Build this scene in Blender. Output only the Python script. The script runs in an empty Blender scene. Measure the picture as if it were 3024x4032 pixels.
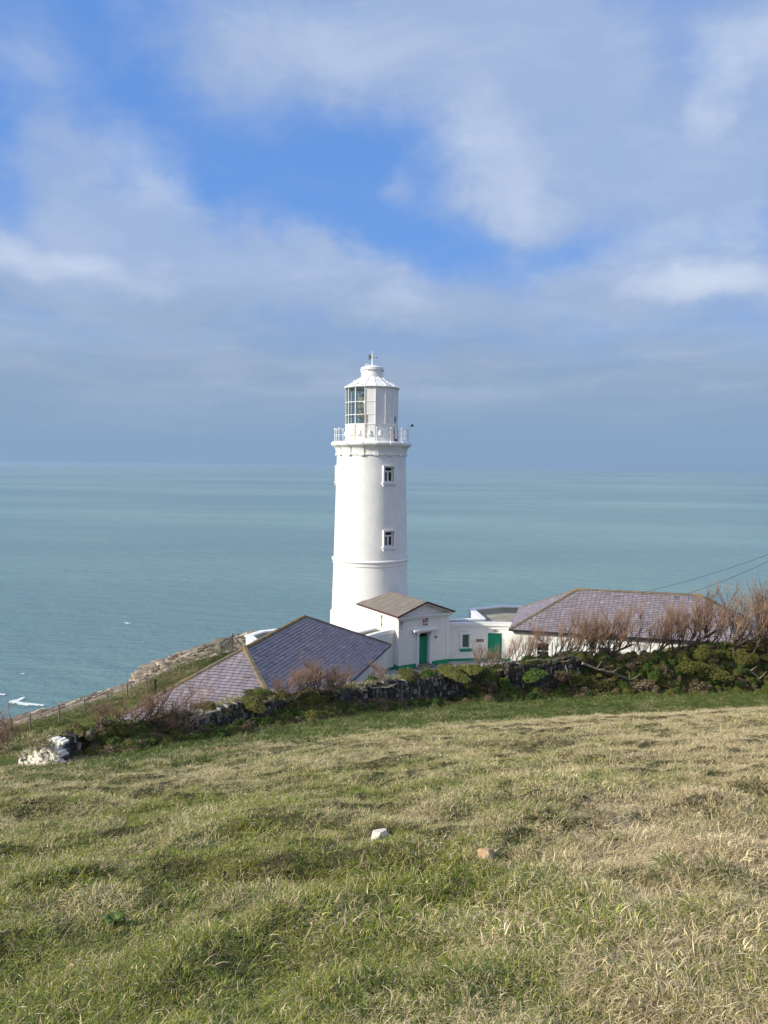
import bpy, math, random
import numpy as np
from mathutils import Matrix, Vector
random.seed(7); RNG = np.random.default_rng(11)
R = math.radians; PI = math.pi
scene = bpy.context.scene; COL = scene.collection

# ------------------------------------------------------------------ camera
# world: camera at the origin (eye 1.65 m above the field), +Y out to sea, sea level at z = -57
F, CX, CY = 3030., 1512., 2016.
SEA = -57.0; HAZE = .45e-4
ROLL = math.atan2(33, 3024.); PITCH = R(3.388)
_f = np.array([0, math.cos(PITCH), -math.sin(PITCH)]); _r = np.array([1., 0, 0]); _u = np.cross(_r, _f)
CR = math.cos(ROLL)*_r + math.sin(ROLL)*_u; CU = -math.sin(ROLL)*_r + math.cos(ROLL)*_u
def ray(px, py): return _f + CR*(px-CX)/F - CU*(py-CY)/F
def at_y(px, py, y): d = ray(px, py); return d*y/d[1]
def at_z(px, py, z): d = ray(px, py); return d*z/d[2]
def slope_at(px, py): d = ray(px, py); return d[2]/d[1], d[0]/d[1]
cd = bpy.data.cameras.new('camera'); cam = bpy.data.objects.new('camera', cd); COL.objects.link(cam)
cd.sensor_fit = 'VERTICAL'; cd.sensor_height = 36; cd.lens = F/4032*36; cd.clip_start = 0.05; cd.clip_end = 60000
cam.matrix_world = Matrix(((CR[0], CU[0], -_f[0], 0), (CR[1], CU[1], -_f[1], 0), (CR[2], CU[2], -_f[2], 0), (0, 0, 0, 1)))
scene.camera = cam

# ------------------------------------------------------------------ materials
class NT:
    def __init__(s, tree): s.t = tree
    def n(s, typ, **kw):
        nd = s.t.nodes.new(typ)
        for k, v in kw.items():
            if k.startswith('i_'):
                key = k[2:]; key = int(key) if key.isdigit() else key.replace('_', ' ')
                nd.inputs[key].default_value = v
            else: setattr(nd, k, v)
        return nd
    def l(s, a, b): s.t.links.new(a, b)
    def math(s, op, a, b=None, c=None, clamp=False):
        m = s.n('ShaderNodeMath', operation=op, use_clamp=clamp)
        for i, v in enumerate((a, b, c)):
            if v is None: continue
            if isinstance(v, (int, float)): m.inputs[i].default_value = v
            else: s.l(v, m.inputs[i])
        return m.outputs[0]
    def mix(s, f, a, b, blend='MIX'):
        m = s.n('ShaderNodeMix', data_type='RGBA', blend_type=blend, clamp_factor=True)
        for sock, v in ((m.inputs[0], f), (m.inputs[6], a), (m.inputs[7], b)):
            if isinstance(v, (int, float)): sock.default_value = v
            elif isinstance(v, (tuple, list)): sock.default_value = (*v[:3], 1)
            else: s.l(v, sock)
        return m.outputs[2]
    def noise(s, vec, scale, detail=4, rough=.55, dist=0):
        nd = s.n('ShaderNodeTexNoise'); nd.inputs['Scale'].default_value = scale
        nd.inputs['Detail'].default_value = detail; nd.inputs['Roughness'].default_value = rough
        nd.inputs['Distortion'].default_value = dist
        if vec is not None: s.l(vec, nd.inputs['Vector'])
        return nd.outputs['Fac']
    def ramp(s, f, lo, hi):
        m = s.n('ShaderNodeMapRange', interpolation_type='SMOOTHSTEP')
        m.inputs['From Min'].default_value = lo; m.inputs['From Max'].default_value = hi
        if isinstance(f, (int, float)): m.inputs[0].default_value = f
        else: s.l(f, m.inputs[0])
        return m.outputs[0]
    def scaled(s, vec, sx, sy, sz):
        m = s.n('ShaderNodeMapping'); m.inputs['Scale'].default_value = (sx, sy, sz); s.l(vec, m.inputs[0]); return m.outputs[0]
def new_mat(name):
    m = bpy.data.materials.new(name); m.use_nodes = True
    t = NT(m.node_tree); b = m.node_tree.nodes['Principled BSDF']
    return m, t, b
def surf(name, c1, c2=None, scale=3., rough=.6, bump=0., bscale=30., lo=.35, hi=.65, spec=.3, metal=0., stain=None, stain_amt=.0, stretch=(1, 1, 1), attr=None):
    """two-tone noise-varied surface with fine bump; stain = colour of soft vertical weather streaks"""
    m, t, b = new_mat(name)
    tc = t.n('ShaderNodeTexCoord').outputs['Object']
    v = t.scaled(tc, *stretch)
    f = t.ramp(t.noise(v, scale, 6, .6), lo, hi)
    col = t.mix(f, c1, c2 if c2 else tuple(min(1, x*.82) for x in c1))
    if attr:
        a = t.n('ShaderNodeAttribute', attribute_name=attr).outputs['Color']
        col = t.mix(1., col, a, 'MULTIPLY')
    if stain:
        sv = t.scaled(tc, 2.2, 2.2, .22)
        sf = t.math('MULTIPLY', t.ramp(t.noise(sv, 2.0, 6, .65), .52, .78), stain_amt)
        col = t.mix(sf, col, stain)
    t.l(col, b.inputs['Base Color'])
    b.inputs['Roughness'].default_value = rough; b.inputs['Specular IOR Level'].default_value = spec; b.inputs['Metallic'].default_value = metal
    if bump:
        bn = t.n('ShaderNodeBump'); bn.inputs['Strength'].default_value = bump; bn.inputs['Distance'].default_value = .02
        h = t.noise(tc, bscale, 5, .6); t.l(h, bn.inputs['Height']); t.l(bn.outputs[0], b.inputs['Normal'])
    return m
M = {}
M['render'] = surf('white_render', (.80, .80, .78), (.735, .74, .72), .9, .62, .9, 7., stain=(.60, .60, .55), stain_amt=.55)
M['render_dirty'] = surf('weathered_white_render', (.79, .785, .76), (.73, .715, .66), .8, .7, .45, 11., stain=(.56, .50, .38), stain_amt=.3)
M['trim'] = surf('white_gloss_paint', (.80, .80, .79), (.76, .76, .75), 4, .4, .1, 30)
M['metal_white'] = surf('white_painted_metal', (.78, .78, .77), (.72, .72, .71), 3, .38, .06, 25, stain=(.62, .60, .55), stain_amt=.35)
M['green'] = surf('green_paint', (.012, .27, .155), (.014, .235, .14), 3, .42, .08, 20)
M['green_dark'] = surf('green_shadow_paint', (.01, .19, .115), (.01, .16, .1), 3, .45)
M['black'] = surf('black_paint', (.012, .012, .013), (.02, .02, .02), 4, .45)
M['felt'] = surf('brown_grey_roof_felt', (.165, .145, .125), (.20, .178, .155), 1.2, .8, .25, 40)
M['trim_brown'] = surf('red_brown_edge_trim', (.10, .035, .03), (.07, .03, .027), 6, .6)
M['flat_roof'] = surf('mossy_asphalt_roof', (.36, .34, .27), (.24, .225, .18), .55, .85, .4, 20, lo=.4, hi=.6)
M['parapet_in'] = surf('damp_parapet_render', (.42, .41, .35), (.30, .295, .24), 1.2, .85, .3, 14)
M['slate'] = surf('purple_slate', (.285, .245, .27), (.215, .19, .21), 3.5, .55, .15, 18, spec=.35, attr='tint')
M['slate_base'] = surf('slate_underlay', (.03, .027, .033), rough=.8)
M['ridge'] = surf('lichened_ridge_tile', (.19, .155, .10), (.115, .095, .07), 2.5, .85, .5, 22, stain=None)
M['ridge_gold'] = surf('golden_lichen_tile', (.25, .17, .05), (.17, .135, .085), 3.2, .9, .5, 25)
M['gutter'] = surf('black_gutter', (.018, .016, .018), (.03, .027, .028), 3, .45)
M['rust'] = surf('rust', (.33, .13, .045), (.16, .06, .025), 7, .9, .4, 30)
M['rust_pale'] = surf('pale_rust_stain', (.55, .33, .17), (.70, .55, .40), 9, .85)
M['dark_in'] = surf('dark_interior', (.012, .013, .016), (.02, .021, .024), 2, .5)
M['paving'] = surf('grey_flagstones', (.34, .35, .345), (.24, .255, .25), 1.3, .75, .35, 16)
M['step'] = surf('worn_stone_step', (.25, .21, .165), (.17, .14, .115), 3, .8, .3, 22)
M['post'] = surf('weathered_fence_wood', (.21, .175, .125), (.13, .105, .075), 6, .85, .4, 30, stretch=(6, 6, .6))
M['wire'] = surf('fence_wire', (.10, .10, .10), rough=.5, metal=.6)
M['cable'] = surf('dark_cable', (.035, .045, .055), rough=.6)
M['brass'] = surf('brass_frame', (.30, .22, .08), (.2, .15, .06), 5, .4, metal=.6)
M['vane'] = surf('verdigris_vane', (.045, .05, .035), (.07, .065, .035), 8, .7)
M['teal'] = surf('peeling_teal_paint', (.05, .21, .22), (.12, .29, .30), 9, .6)
M['lampgreen'] = surf('green_lamp_glass', (.01, .12, .08), (.012, .16, .11), 5, .2)
M['crest_red'] = surf('dark_red_enamel', (.22, .015, .018), (.17, .012, .016), 6, .4)
M['crest_pale'] = surf('pale_enamel', (.74, .66, .66), (.62, .52, .53), 9, .4)
M['plaque'] = surf('brown_plaque', (.10, .075, .065), (.075, .06, .05), 6, .5)
M['plaque_mark'] = surf('plaque_lettering', (.33, .29, .26), rough=.5)
M['bulkhead'] = surf('dull_brass_bulkhead', (.20, .17, .10), (.28, .25, .17), 6, .4)
M['curtain'] = surf('net_curtain', (.50, .56, .55), (.16, .21, .22), 14, .9, lo=.42, hi=.58, stretch=(1, 3, .8))
M['concrete'] = surf('mossy_concrete', (.30, .28, .22), (.19, .18, .12), 2.2, .9, .5, 15)
M['bark'] = surf('tamarisk_bark', (.20, .165, .13), (.10, .075, .055), 8, .9, .5, 30)
M['twig'] = surf('tamarisk_twigs', (.30, .19, .125), (.175, .113, .078), 3, .85)
M['deadwood'] = surf('bleached_deadwood', (.33, .29, .235), (.16, .13, .10), 5, .9, .5, 30)
def glass_mat(name, tint, alpha, rough=.05):
    m, t, b = new_mat(name)
    tr = t.n('ShaderNodeBsdfTransparent'); tr.inputs[0].default_value = (*tint, 1)
    gl = t.n('ShaderNodeBsdfGlossy'); gl.inputs[0].default_value = (.9, .95, 1, 1); gl.inputs['Roughness'].default_value = rough
    mx = t.n('ShaderNodeMixShader'); mx.inputs[0].default_value = alpha
    t.l(tr.outputs[0], mx.inputs[1]); t.l(gl.outputs[0], mx.inputs[2])
    t.l(mx.outputs[0], m.node_tree.nodes['Material Output'].inputs[0]); return m
M['pane'] = glass_mat('lantern_glass', (.80, .83, .80), .10)
M['win_glass'] = surf('dark_window_glass', (.012, .014, .018), (.02, .023, .028), 2, .12, spec=.5)
M['lens'] = surf('amber_lens_glass', (.60, .52, .34), (.44, .38, .24), 3, .18, .3, 8, spec=.8)

# ------------------------------------------------------------------ mesh helpers
class MB:
    """collects shapes and links them as ONE mesh object"""
    def __init__(s): s.v = []; s.f = []; s.m = []; s.c = None
    def add(s, vs, fs, mi=0):
        o = len(s.v); s.v += [tuple(map(float, p)) for p in vs]; s.f += [tuple(i+o for i in f) for f in fs]; s.m += [mi]*len(fs); return s
    def box(s, x0, x1, y0, y1, z0, z1, mi=0):
        vs = [(x, y, z) for z in (z0, z1) for y in (y0, y1) for x in (x0, x1)]
        return s.add(vs, [(0, 2, 3, 1), (4, 5, 7, 6), (0, 1, 5, 4), (2, 6, 7, 3), (0, 4, 6, 2), (1, 3, 7, 5)], mi)
    def obox(s, c, ax, ay, az, mi=0):
        c, ax, ay, az = map(np.asarray, (c, ax, ay, az))
        vs = [c+sx*ax+sy*ay+sz*az for sz in (-1, 1) for sy in (-1, 1) for sx in (-1, 1)]
        return s.add(vs, [(0, 2, 3, 1), (4, 5, 7, 6), (0, 1, 5, 4), (2, 6, 7, 3), (0, 4, 6, 2), (1, 3, 7, 5)], mi)
    def prism(s, poly, z0, z1, mi=0):
        n = len(poly); vs = [(*p, z0) for p in poly]+[(*p, z1) for p in poly]
        a = sum(poly[i][0]*poly[(i+1) % n][1]-poly[(i+1) % n][0]*poly[i][1] for i in range(n))
        fs = [tuple(range(n))[::-1], tuple(range(n, 2*n))]+[(i, (i+1) % n, n+(i+1) % n, n+i) for i in range(n)]
        if a < 0: fs = [f[::-1] for f in fs]
        return s.add(vs, fs, mi)
    def lathe(s, prof, n=64, a0=0., a1=2*PI, mi=0, c=(0, 0)):
        full = abs(a1-a0-2*PI) < 1e-6; k = n if full else n+1
        vs = [(c[0]+r*math.cos(a0+(a1-a0)*i/n), c[1]+r*math.sin(a0+(a1-a0)*i/n), z) for r, z in prof for i in range(k)]
        fs = []
        for j in range(len(prof)-1):
            for i in range(n):
                i2 = (i+1) % k; fs.append((j*k+i, j*k+i2, (j+1)*k+i2, (j+1)*k+i))
        return s.add(vs, fs, mi)
    def tube(s, pts, rad, n=6, mi=0, cap=True):
        pts = [np.asarray(p, float) for p in pts]; rad = rad if hasattr(rad, '__len__') else [rad]*len(pts)
        vs = []; prev = None
        for i, p in enumerate(pts):
            t = pts[min(i+1, len(pts)-1)]-pts[max(i-1, 0)]; t = t/(np.linalg.norm(t)+1e-9)
            if prev is None: prev = np.array([1., 0, 0]) if abs(t[0]) < .8 else np.array([0, 1., 0])
            a = prev-t*(prev@t); a /= np.linalg.norm(a)+1e-9; prev = a; b = np.cross(t, a)
            for k in range(n):
                th = 2*PI*k/n; vs.append(p+rad[i]*(math.cos(th)*a+math.sin(th)*b))
        fs = [(i*n+k, i*n+(k+1) % n, (i+1)*n+(k+1) % n, (i+1)*n+k) for i in range(len(pts)-1) for k in range(n)]
        if cap: fs += [tuple(range(n))[::-1], tuple(range((len(pts)-1)*n, len(pts)*n))]
        return s.add(vs, fs, mi)
    def build(s, name, mats, parent=None, off=(0, 0, 0), smooth=False, tint=None):
        me = bpy.data.meshes.new(name); v = np.array(s.v, float).reshape(-1, 3)-np.asarray(off)
        me.from_pydata(v.tolist(), [], s.f); me.update()
        mats = mats if isinstance(mats, (list, tuple)) else [mats]
        for m in mats: me.materials.append(m)
        if len(mats) > 1: me.polygons.foreach_set('material_index', s.m)
        if smooth is not False:
            me.polygons.foreach_set('use_smooth', [True]*len(me.polygons))
            if smooth is not True:
                try: me.set_sharp_from_angle(angle=R(smooth))
                except Exception: pass
        if tint is not None:
            a = me.color_attributes.new('tint', 'FLOAT_COLOR', 'CORNER')
            cnt = [len(f) for f in s.f]; arr = np.repeat(np.asarray(tint, np.float32), cnt, axis=0)
            a.data.foreach_set('color', np.concatenate([arr, np.ones((len(arr), 1), np.float32)], 1).ravel())
        o = bpy.data.objects.new(name, me); COL.objects.link(o)
        if parent is not None: o.parent = parent
        return o
def tag(o, label=None, cat=None, group=None, kind=None):
    if label: o['label'] = label
    if cat: o['category'] = cat
    if group: o['group'] = group
    if kind: o['kind'] = kind
    return o
def empty(name, loc, rz=0.):
    o = bpy.data.objects.new(name, None); COL.objects.link(o); o.location = loc; o.rotation_euler = (0, 0, rz); o.empty_display_size = .3; return o
def mesh_np(name, v, f, mat, smooth=True):
    me = bpy.data.meshes.new(name); v = np.asarray(v, np.float32); f = np.asarray(f, np.int32)
    me.vertices.add(len(v)); me.vertices.foreach_set('co', v.ravel())
    k = f.shape[1]; me.loops.add(f.size); me.loops.foreach_set('vertex_index', f.ravel())
    me.polygons.add(len(f)); me.polygons.foreach_set('loop_start', np.arange(0, f.size, k, dtype=np.int32))
    me.polygons.foreach_set('use_smooth', np.full(len(f), smooth)); me.update(calc_edges=True); me.validate()
    if mat is not None: me.materials.append(mat)
    return me

# ------------------------------------------------------------------ numpy noise
def vnoise(x, y, seed=0):
    xi = np.floor(x).astype(np.int64); yi = np.floor(y).astype(np.int64); xf = x-xi; yf = y-yi
    def h(a, b):
        n = (a*374761393+b*668265263+seed*1442695041) & 0xffffffff
        n = ((n ^ (n >> 13))*1274126177) & 0xffffffff
        return ((n ^ (n >> 16)) & 0xffff)/65535.
    u = xf*xf*(3-2*xf); w = yf*yf*(3-2*yf)
    return (h(xi, yi)*(1-u)+h(xi+1, yi)*u)*(1-w)+(h(xi, yi+1)*(1-u)+h(xi+1, yi+1)*u)*w
def fbm(x, y, sc, oct=4, seed=0):
    s = 0; a = 1; t = 0
    for o in range(oct):
        s = s+a*vnoise(x*sc+o*17.3, y*sc+o*9.1, seed+o); t += a; a *= .5; sc *= 2.03
    return s/t
def sstep(x, a, b):
    t = np.clip((x-a)/(b-a), 0, 1); return t*t*(3-2*t)

# ------------------------------------------------------------------ layout frame of the lighthouse station
GZ = -16.4                                    # yard level
TX, TY = -1.2, 70.0                           # tower axis
ANG = R(-59.3); CA, SA = math.cos(ANG), math.sin(ANG)
def LW(u, w, h=0.): return np.array([TX+CA*u-SA*w, TY+SA*u+CA*w, GZ+h])
def to_local(x, y): return (x-TX)*CA+(y-TY)*SA, -(x-TX)*SA+(y-TY)*CA

# ------------------------------------------------------------------ terrain
# boundary bank: photo column, distance, bank top row, foot row, share of bare stone
BANK = [(-700, 18.5, 3020, 3110, 0), (-250, 20.5, 3010, 3090, 0), (60, 22.6, 3010, 3030, 0), (110, 23.2, 2985, 3010, .2), (170, 24, 2912, 3008, 1), (270, 25, 2893, 2990, .9), (380, 26, 2885, 2965, .1), (500, 27, 2880, 2940, 0),
        (640, 28.2, 2865, 2915, .1), (760, 29.4, 2835, 2893, .6), (900, 30.8, 2790, 2862, 1), (1060, 32.2, 2752, 2840, 1), (1149, 33.2, 2742, 2828, .3), (1250, 34.5, 2735, 2815, .1),
        (1350, 35.8, 2722, 2800, .4), (1500, 37.6, 2694, 2786, .6), (1700, 40, 2668, 2768, 1), (1830, 41.4, 2652, 2758, .9), (1930, 42.4, 2638, 2752, .1), (2040, 43.4, 2622, 2743, .8), (2240, 45.2, 2594, 2733, .7),
        (2350, 46.1, 2592, 2728, 0), (2500, 47.2, 2592, 2724, 0), (2650, 48.2, 2580, 2722, 0), (2750, 48.8, 2552, 2720, 0), (2900, 49.5, 2535, 2718, 0), (3200, 50.8, 2520, 2715, 0), (3600, 52, 2500, 2710, 0), (4400, 54, 2480, 2700, 0)]
_b = []
for px, d, yt, yb, ex in BANK:
    t = at_y(px, yt, d); b = at_y(px, yb, d); _b.append((b[0], d, t[2], b[2], ex, px))
_b = np.array(_b)
_s = np.concatenate([[0], np.cumsum(np.hypot(np.diff(_b[:, 0]), np.diff(_b[:, 1])))])
NS = 420
SS = np.linspace(0, _s[-1], NS)
CV = np.stack([np.interp(SS, _s, _b[:, i]) for i in range(6)], 1)      # x, y, top, foot, bare, px
k = np.ones(9)/9
for i in (0, 1):
    p = np.pad(CV[:, i], 4, mode='reflect', reflect_type='odd'); CV[:, i] = np.convolve(p, k, 'valid')
TG = np.gradient(CV[:, :2], axis=0); TG /= np.linalg.norm(TG, axis=1)[:, None]
# brow of the field in front of the bank: row of the dry edge by photo column, and how far before the bank it lies
NRM = np.stack([-TG[:, 1], TG[:, 0]], 1)
DB = np.interp(CV[:, 5], [60, 170, 500, 950, 1500, 2000, 3000], [1.2, 1.5, 3.6, 5.5, 7.5, 8.5, 9.])
_bx = CV[:, 0]-NRM[:, 0]*DB; _by = CV[:, 1]-NRM[:, 1]*DB
_bpx = CX+F*_bx/_by+12
ZBROW = np.array([slope_at(p, q)[0] for p, q in zip(_bpx, np.interp(_bpx, [-600, 0, 250, 500, 1022, 1500, 2000, 2500, 3024, 4200], [3060, 3036, 3012, 2972, 2908, 2858, 2826, 2806, 2782, 2750]))])*_by-.13
def bank_coords(x, y):
    """signed distance (positive beyond the bank face) and nearest curve index"""
    sh = x.shape; x = x.ravel(); y = y.ravel(); D = np.empty(len(x)); I = np.empty(len(x), int)
    for a in range(0, len(x), 20000):
        dx = x[a:a+20000, None]-CV[None, :, 0]; dy = y[a:a+20000, None]-CV[None, :, 1]
        i = np.argmin(dx*dx+dy*dy, 1); j = np.arange(len(i)); dx = dx[j, i]; dy = dy[j, i]
        sg = TG[i, 0]*dy-TG[i, 1]*dx; D[a:a+20000] = np.sign(sg)*np.hypot(dx, dy); I[a:a+20000] = i
    return D.reshape(sh), I.reshape(sh)
EDGE = np.array([(-120, -60), (-75, -30), (-55, 8), (-41, 32), (-31, 44), (-26.3, 50.5), (-22.4, 57.5), (-19.9, 62.5), (-17.2, 67), (-13.8, 72.5), (-9, 76), (0, 79.5), (15, 82), (40, 84), (80, 87), (170, 92)], float)
def edge_dist(x, y):
    """positive beyond the cliff edge"""
    best = np.full(x.shape, 1e9); sgn = np.ones(x.shape)
    for (ax, ay), (bx, by) in zip(EDGE[:-1], EDGE[1:]):
        ex, ey = bx-ax, by-ay; t = np.clip(((x-ax)*ex+(y-ay)*ey)/(ex*ex+ey*ey), 0, 1)
        dx = x-ax-t*ex; dy = y-ay-t*ey; d = np.hypot(dx, dy); m = d < best-1e-9
        best = np.where(m, d, best); sgn = np.where(m, np.sign(ex*dy-ey*dx), sgn)
    return best*sgn
C45 = math.sqrt(.5)
COT = {m: (16.75, m*16.15) for m in (1, -1)}
def foot_dist(x, y):
    """distance outside the building footprints"""
    u, w = to_local(x, y); d = np.full(x.shape, 1e9)
    for m in (1, -1):
        du, dw = u-COT[m][0], (w-COT[m][1])*m
        p = (du+dw)*C45; q = (-du+dw)*C45
        d = np.minimum(d, np.hypot(np.maximum(np.abs(p)-10.2, 0), np.maximum(np.abs(q)-4.9, 0)))
    d = np.minimum(d, np.hypot(np.maximum(np.abs(u-8.)-7., 0), np.maximum(np.abs(w)-9., 0)))
    return d
def field_z(x, y):
    xx = 60*np.tanh(x/60)
    return -1.65-.268*y+xx*(.0825-.0325*np.tanh(x/3))
def height(x, y, rough=True):
    D, I = bank_coords(x, y); z = field_z(x, y)
    base = CV[I, 3]; top = CV[I, 2]; ex = CV[I, 4]; s_end = sstep(CV[I, 5], 235, 300)
    cb = ZBROW-field_z(_bx, _by); z = z+cb[I]*sstep(-D-DB[I], 16, 0)
    lane = ZBROW[I]+(base-.08-ZBROW[I])*np.clip(1+D/DB[I], 0, 1)
    z = np.where(D > -DB[I], lane, z)
    if rough:
        amp = sstep(y, 1., 5.)*.6+.4
        amp = amp*(.25+.75*sstep(-D-DB[I], -1, 6))
        z = z+amp*((fbm(x, y, .55, 3, 3)-.5)*.34+(fbm(x, y, 1.9, 2, 8)-.5)*.20+(1-.65*sstep(y, 8, 17))*((fbm(x, y, 3.6, 2, 12)-.5)*.13+.12*(sstep(fbm(x, y, 1.05, 2, 55), .42, .62)-.5)))+(fbm(x, y, .16, 2, 21)-.5)*.35*sstep(y, 4, 12)*sstep(-D-DB[I], 0, 8)
    # far side: lawn on the seaward left, sunken yard elsewhere
    ed = edge_dist(x, y); lawn = -16.3+.17*np.clip(45-y, 0, 30)+(fbm(x, y, .3, 3, 5)-.5)*.25-.29*np.clip(5.8+ed, 0, 5.8)
    yard = np.full(x.shape, GZ)
    yl = sstep(x+.25*(y-40), -15, -10.5); far = lawn*(1-yl)+yard*yl
    # bank profile
    r = (fbm(x, y, .9, 3, 31)-.5)
    wb = 1.1+2.4*sstep(CV[I, 5], 1250, 1500)+.8*r
    top = base-.1+(top-base+.1)*s_end
    bt = top-.265*np.clip(D, 0, None)-.95*np.clip(D-wb, 0, None)+r*.30*(1-ex*.6)
    beyond = np.maximum(far, bt)
    t_st = sstep(D, .28, .62); t_sl = sstep(D+r*.8, -1.1, .55); t = t_st*ex+t_sl*(1-ex)
    t = t*s_end+sstep(D, -1, 2.5)*(1-s_end)
    z = z*(1-t)+beyond*t
    # buildings stand in a level cut
    fd = foot_dist(x, y); cut = GZ-.02+1.35*np.clip(fd-1.6, 0, None)
    z = np.where(D > .7, np.minimum(z, cut), z)
    en = ed+(fbm(x, y, .35, 3, 41)-.5)*2.
    z = z-np.clip(en, 0, None)*1.25-np.clip(en-3, 0, None)*.6
    return np.maximum(z, SEA-6)
def grid_lines(segs):
    out = []
    for a, b, st in segs: out += list(np.arange(a, b, st))
    return np.array(out+[segs[-1][1]])
gx = grid_lines([(-110, -34, 4), (-34, -24, .6), (-24, 34, .22), (34, 46, .8), (46, 160, 5)])
gy = grid_lines([(-40, -4, 3), (-4, 2, .5), (2, 14, .16), (14, 58, .22), (58, 80, .7), (80, 150, 3)])
GX, GY = np.meshgrid(gx, gy); GZZ = height(GX, GY)
nx, ny = len(gx), len(gy)
idx = np.arange(nx*ny).reshape(ny, nx)
tf = np.stack([idx[:-1, :-1], idx[:-1, 1:], idx[1:, 1:], idx[1:, :-1]], -1).reshape(-1, 4)
def hz(x, y):
    """height of the built terrain sheet (bilinear)"""
    x = np.asarray(x, float); y = np.asarray(y, float)
    i = np.clip(np.searchsorted(gx, x)-1, 0, nx-2); j = np.clip(np.searchsorted(gy, y)-1, 0, ny-2)
    a = np.clip((x-gx[i])/(gx[i+1]-gx[i]), 0, 1); b = np.clip((y-gy[j])/(gy[j+1]-gy[j]), 0, 1)
    return (GZZ[j, i]*(1-a)+GZZ[j, i+1]*a)*(1-b)+(GZZ[j+1, i]*(1-a)+GZZ[j+1, i+1]*a)*b
def ground_material():
    m, t, b = new_mat('rough_pasture')
    P = t.n('ShaderNodeNewGeometry').outputs['Position']
    f1 = t.ramp(t.noise(P, .9, 5, .6), .38, .62); f2 = t.ramp(t.noise(P, 7, 5, .65), .35, .7)
    col = t.mix(f1, (.055, .06, .02), (.10, .085, .045)); col = t.mix(f2, col, (.035, .038, .014))
    # bare rock on the steep seaward side
    nz = t.n('ShaderNodeSeparateXYZ'); t.l(t.n('ShaderNodeNewGeometry').outputs['Normal'], nz.inputs[0])
    sx = t.n('ShaderNodeSeparateXYZ'); t.l(P, sx.inputs[0])
    steep = t.math('MULTIPLY', t.ramp(nz.outputs[2], .78, .62), t.ramp(sx.outputs[2], -16.9, -18.2))
    rock = t.mix(t.ramp(t.noise(t.scaled(P, 1, 1, 5), .9, 6, .6), .35, .65), (.20, .165, .12), (.085, .075, .06))
    col = t.mix(steep, col, rock)
    at = t.n('ShaderNodeAttribute', attribute_name='green').outputs['Fac']
    lawn = t.mix(t.ramp(t.noise(P, .6, 5, .6), .35, .65), (.075, .105, .022), (.105, .12, .03))
    col = t.mix(at, col, lawn)
    t.l(col, b.inputs['Base Color']); b.inputs['Roughness'].default_value = .95; b.inputs['Specular IOR Level'].default_value = .1
    bn = t.n('ShaderNodeBump'); bn.inputs['Strength'].default_value = .8; bn.inputs['Distance'].default_value = .05
    t.l(t.noise(P, 14, 5, .7), bn.inputs['Height']); t.l(bn.outputs[0], b.inputs['Normal'])
    return m
me = mesh_np('ground', np.stack([GX, GY, GZZ], -1).reshape(-1, 3), tf, ground_material())
BD, BI = bank_coords(GX, GY); ED = edge_dist(GX, GY)
ga = me.attributes.new('green', 'FLOAT', 'POINT')
GREEN = sstep(BD, .8, 2.5)*sstep(GX+.25*(GY-40), -8, -12)*sstep(-ED, 1.5, 4.5)
ga.data.foreach_set('value', GREEN.astype(np.float32).ravel())
ground = bpy.data.objects.new('ground', me); COL.objects.link(ground)
tag(ground, 'sloping clifftop pasture running down to the lighthouse yard', 'ground', kind='structure')

# ------------------------------------------------------------------ sea
def sea_material():
    m, t, b = new_mat('sea_water')
    P = t.n('ShaderNodeNewGeometry').outputs['Position']
    big = t.ramp(t.noise(t.scaled(P, .35, 1, 1), .0022, 5, .6), .38, .66)
    mid = t.ramp(t.noise(t.scaled(P, .25, 1, 1), .02, 4, .6), .35, .7)
    col = t.mix(big, (.14, .232, .226), (.212, .33, .284)); col = t.mix(t.math('MULTIPLY', mid, .35), col, (.13, .23, .225))
    # whitecaps: sparse, short, stretched along the crests
    cap = t.ramp(t.noise(t.scaled(P, .16, .5, 1), .55, 3, .6), .80, .84)
    col = t.mix(t.math('MULTIPLY', cap, .55), col, (.65, .72, .72))
    t.l(col, b.inputs['Base Color'])
    b.inputs['Roughness'].default_value = .22; b.inputs['IOR'].default_value = 1.33; b.inputs['Specular IOR Level'].default_value = .5
    w = t.math('ADD', t.math('MULTIPLY', t.noise(t.scaled(P, .35, 1, 1), .16, 5, .62), 2.4), t.math('MULTIPLY', t.noise(t.scaled(P, .5, 1, 1), .9, 4, .6), .45))
    bn = t.n('ShaderNodeBump'); bn.inputs['Strength'].default_value = .6; bn.inputs['Distance'].default_value = 1.5
    t.l(w, bn.inputs['Height']); t.l(bn.outputs[0], b.inputs['Normal'])
    return m
sea = MB(); n = 128; RS = 20500.
rings = [0.1, 300, 1200, 5000, RS]
sea.lathe([(r, SEA) for r in rings], n)
so = sea.build('sea', sea_material()); tag(so, 'blue green sea with small wind ripples reaching the horizon', 'sea', kind='structure')
for p in so.data.polygons: pass
so.data.flip_normals() if so.data.polygons[0].normal.z < 0 else None
def foam_material():
    m, t, b = new_mat('surf_foam')
    tc = t.n('ShaderNodeTexCoord').outputs['Object']
    b.inputs['Base Color'].default_value = (.82, .86, .86, 1); b.inputs['Roughness'].default_value = .9
    at = t.n('ShaderNodeAttribute', attribute_name='edge').outputs['Fac']
    a = t.ramp(t.math('ADD', at, t.math('MULTIPLY', t.math('SUBTRACT', t.noise(tc, .8, 6, .7), .5), 2.2)), .42, .7)
    t.l(t.math('MULTIPLY', a, .8), b.inputs['Alpha']); return m
FOAM = foam_material()
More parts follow.
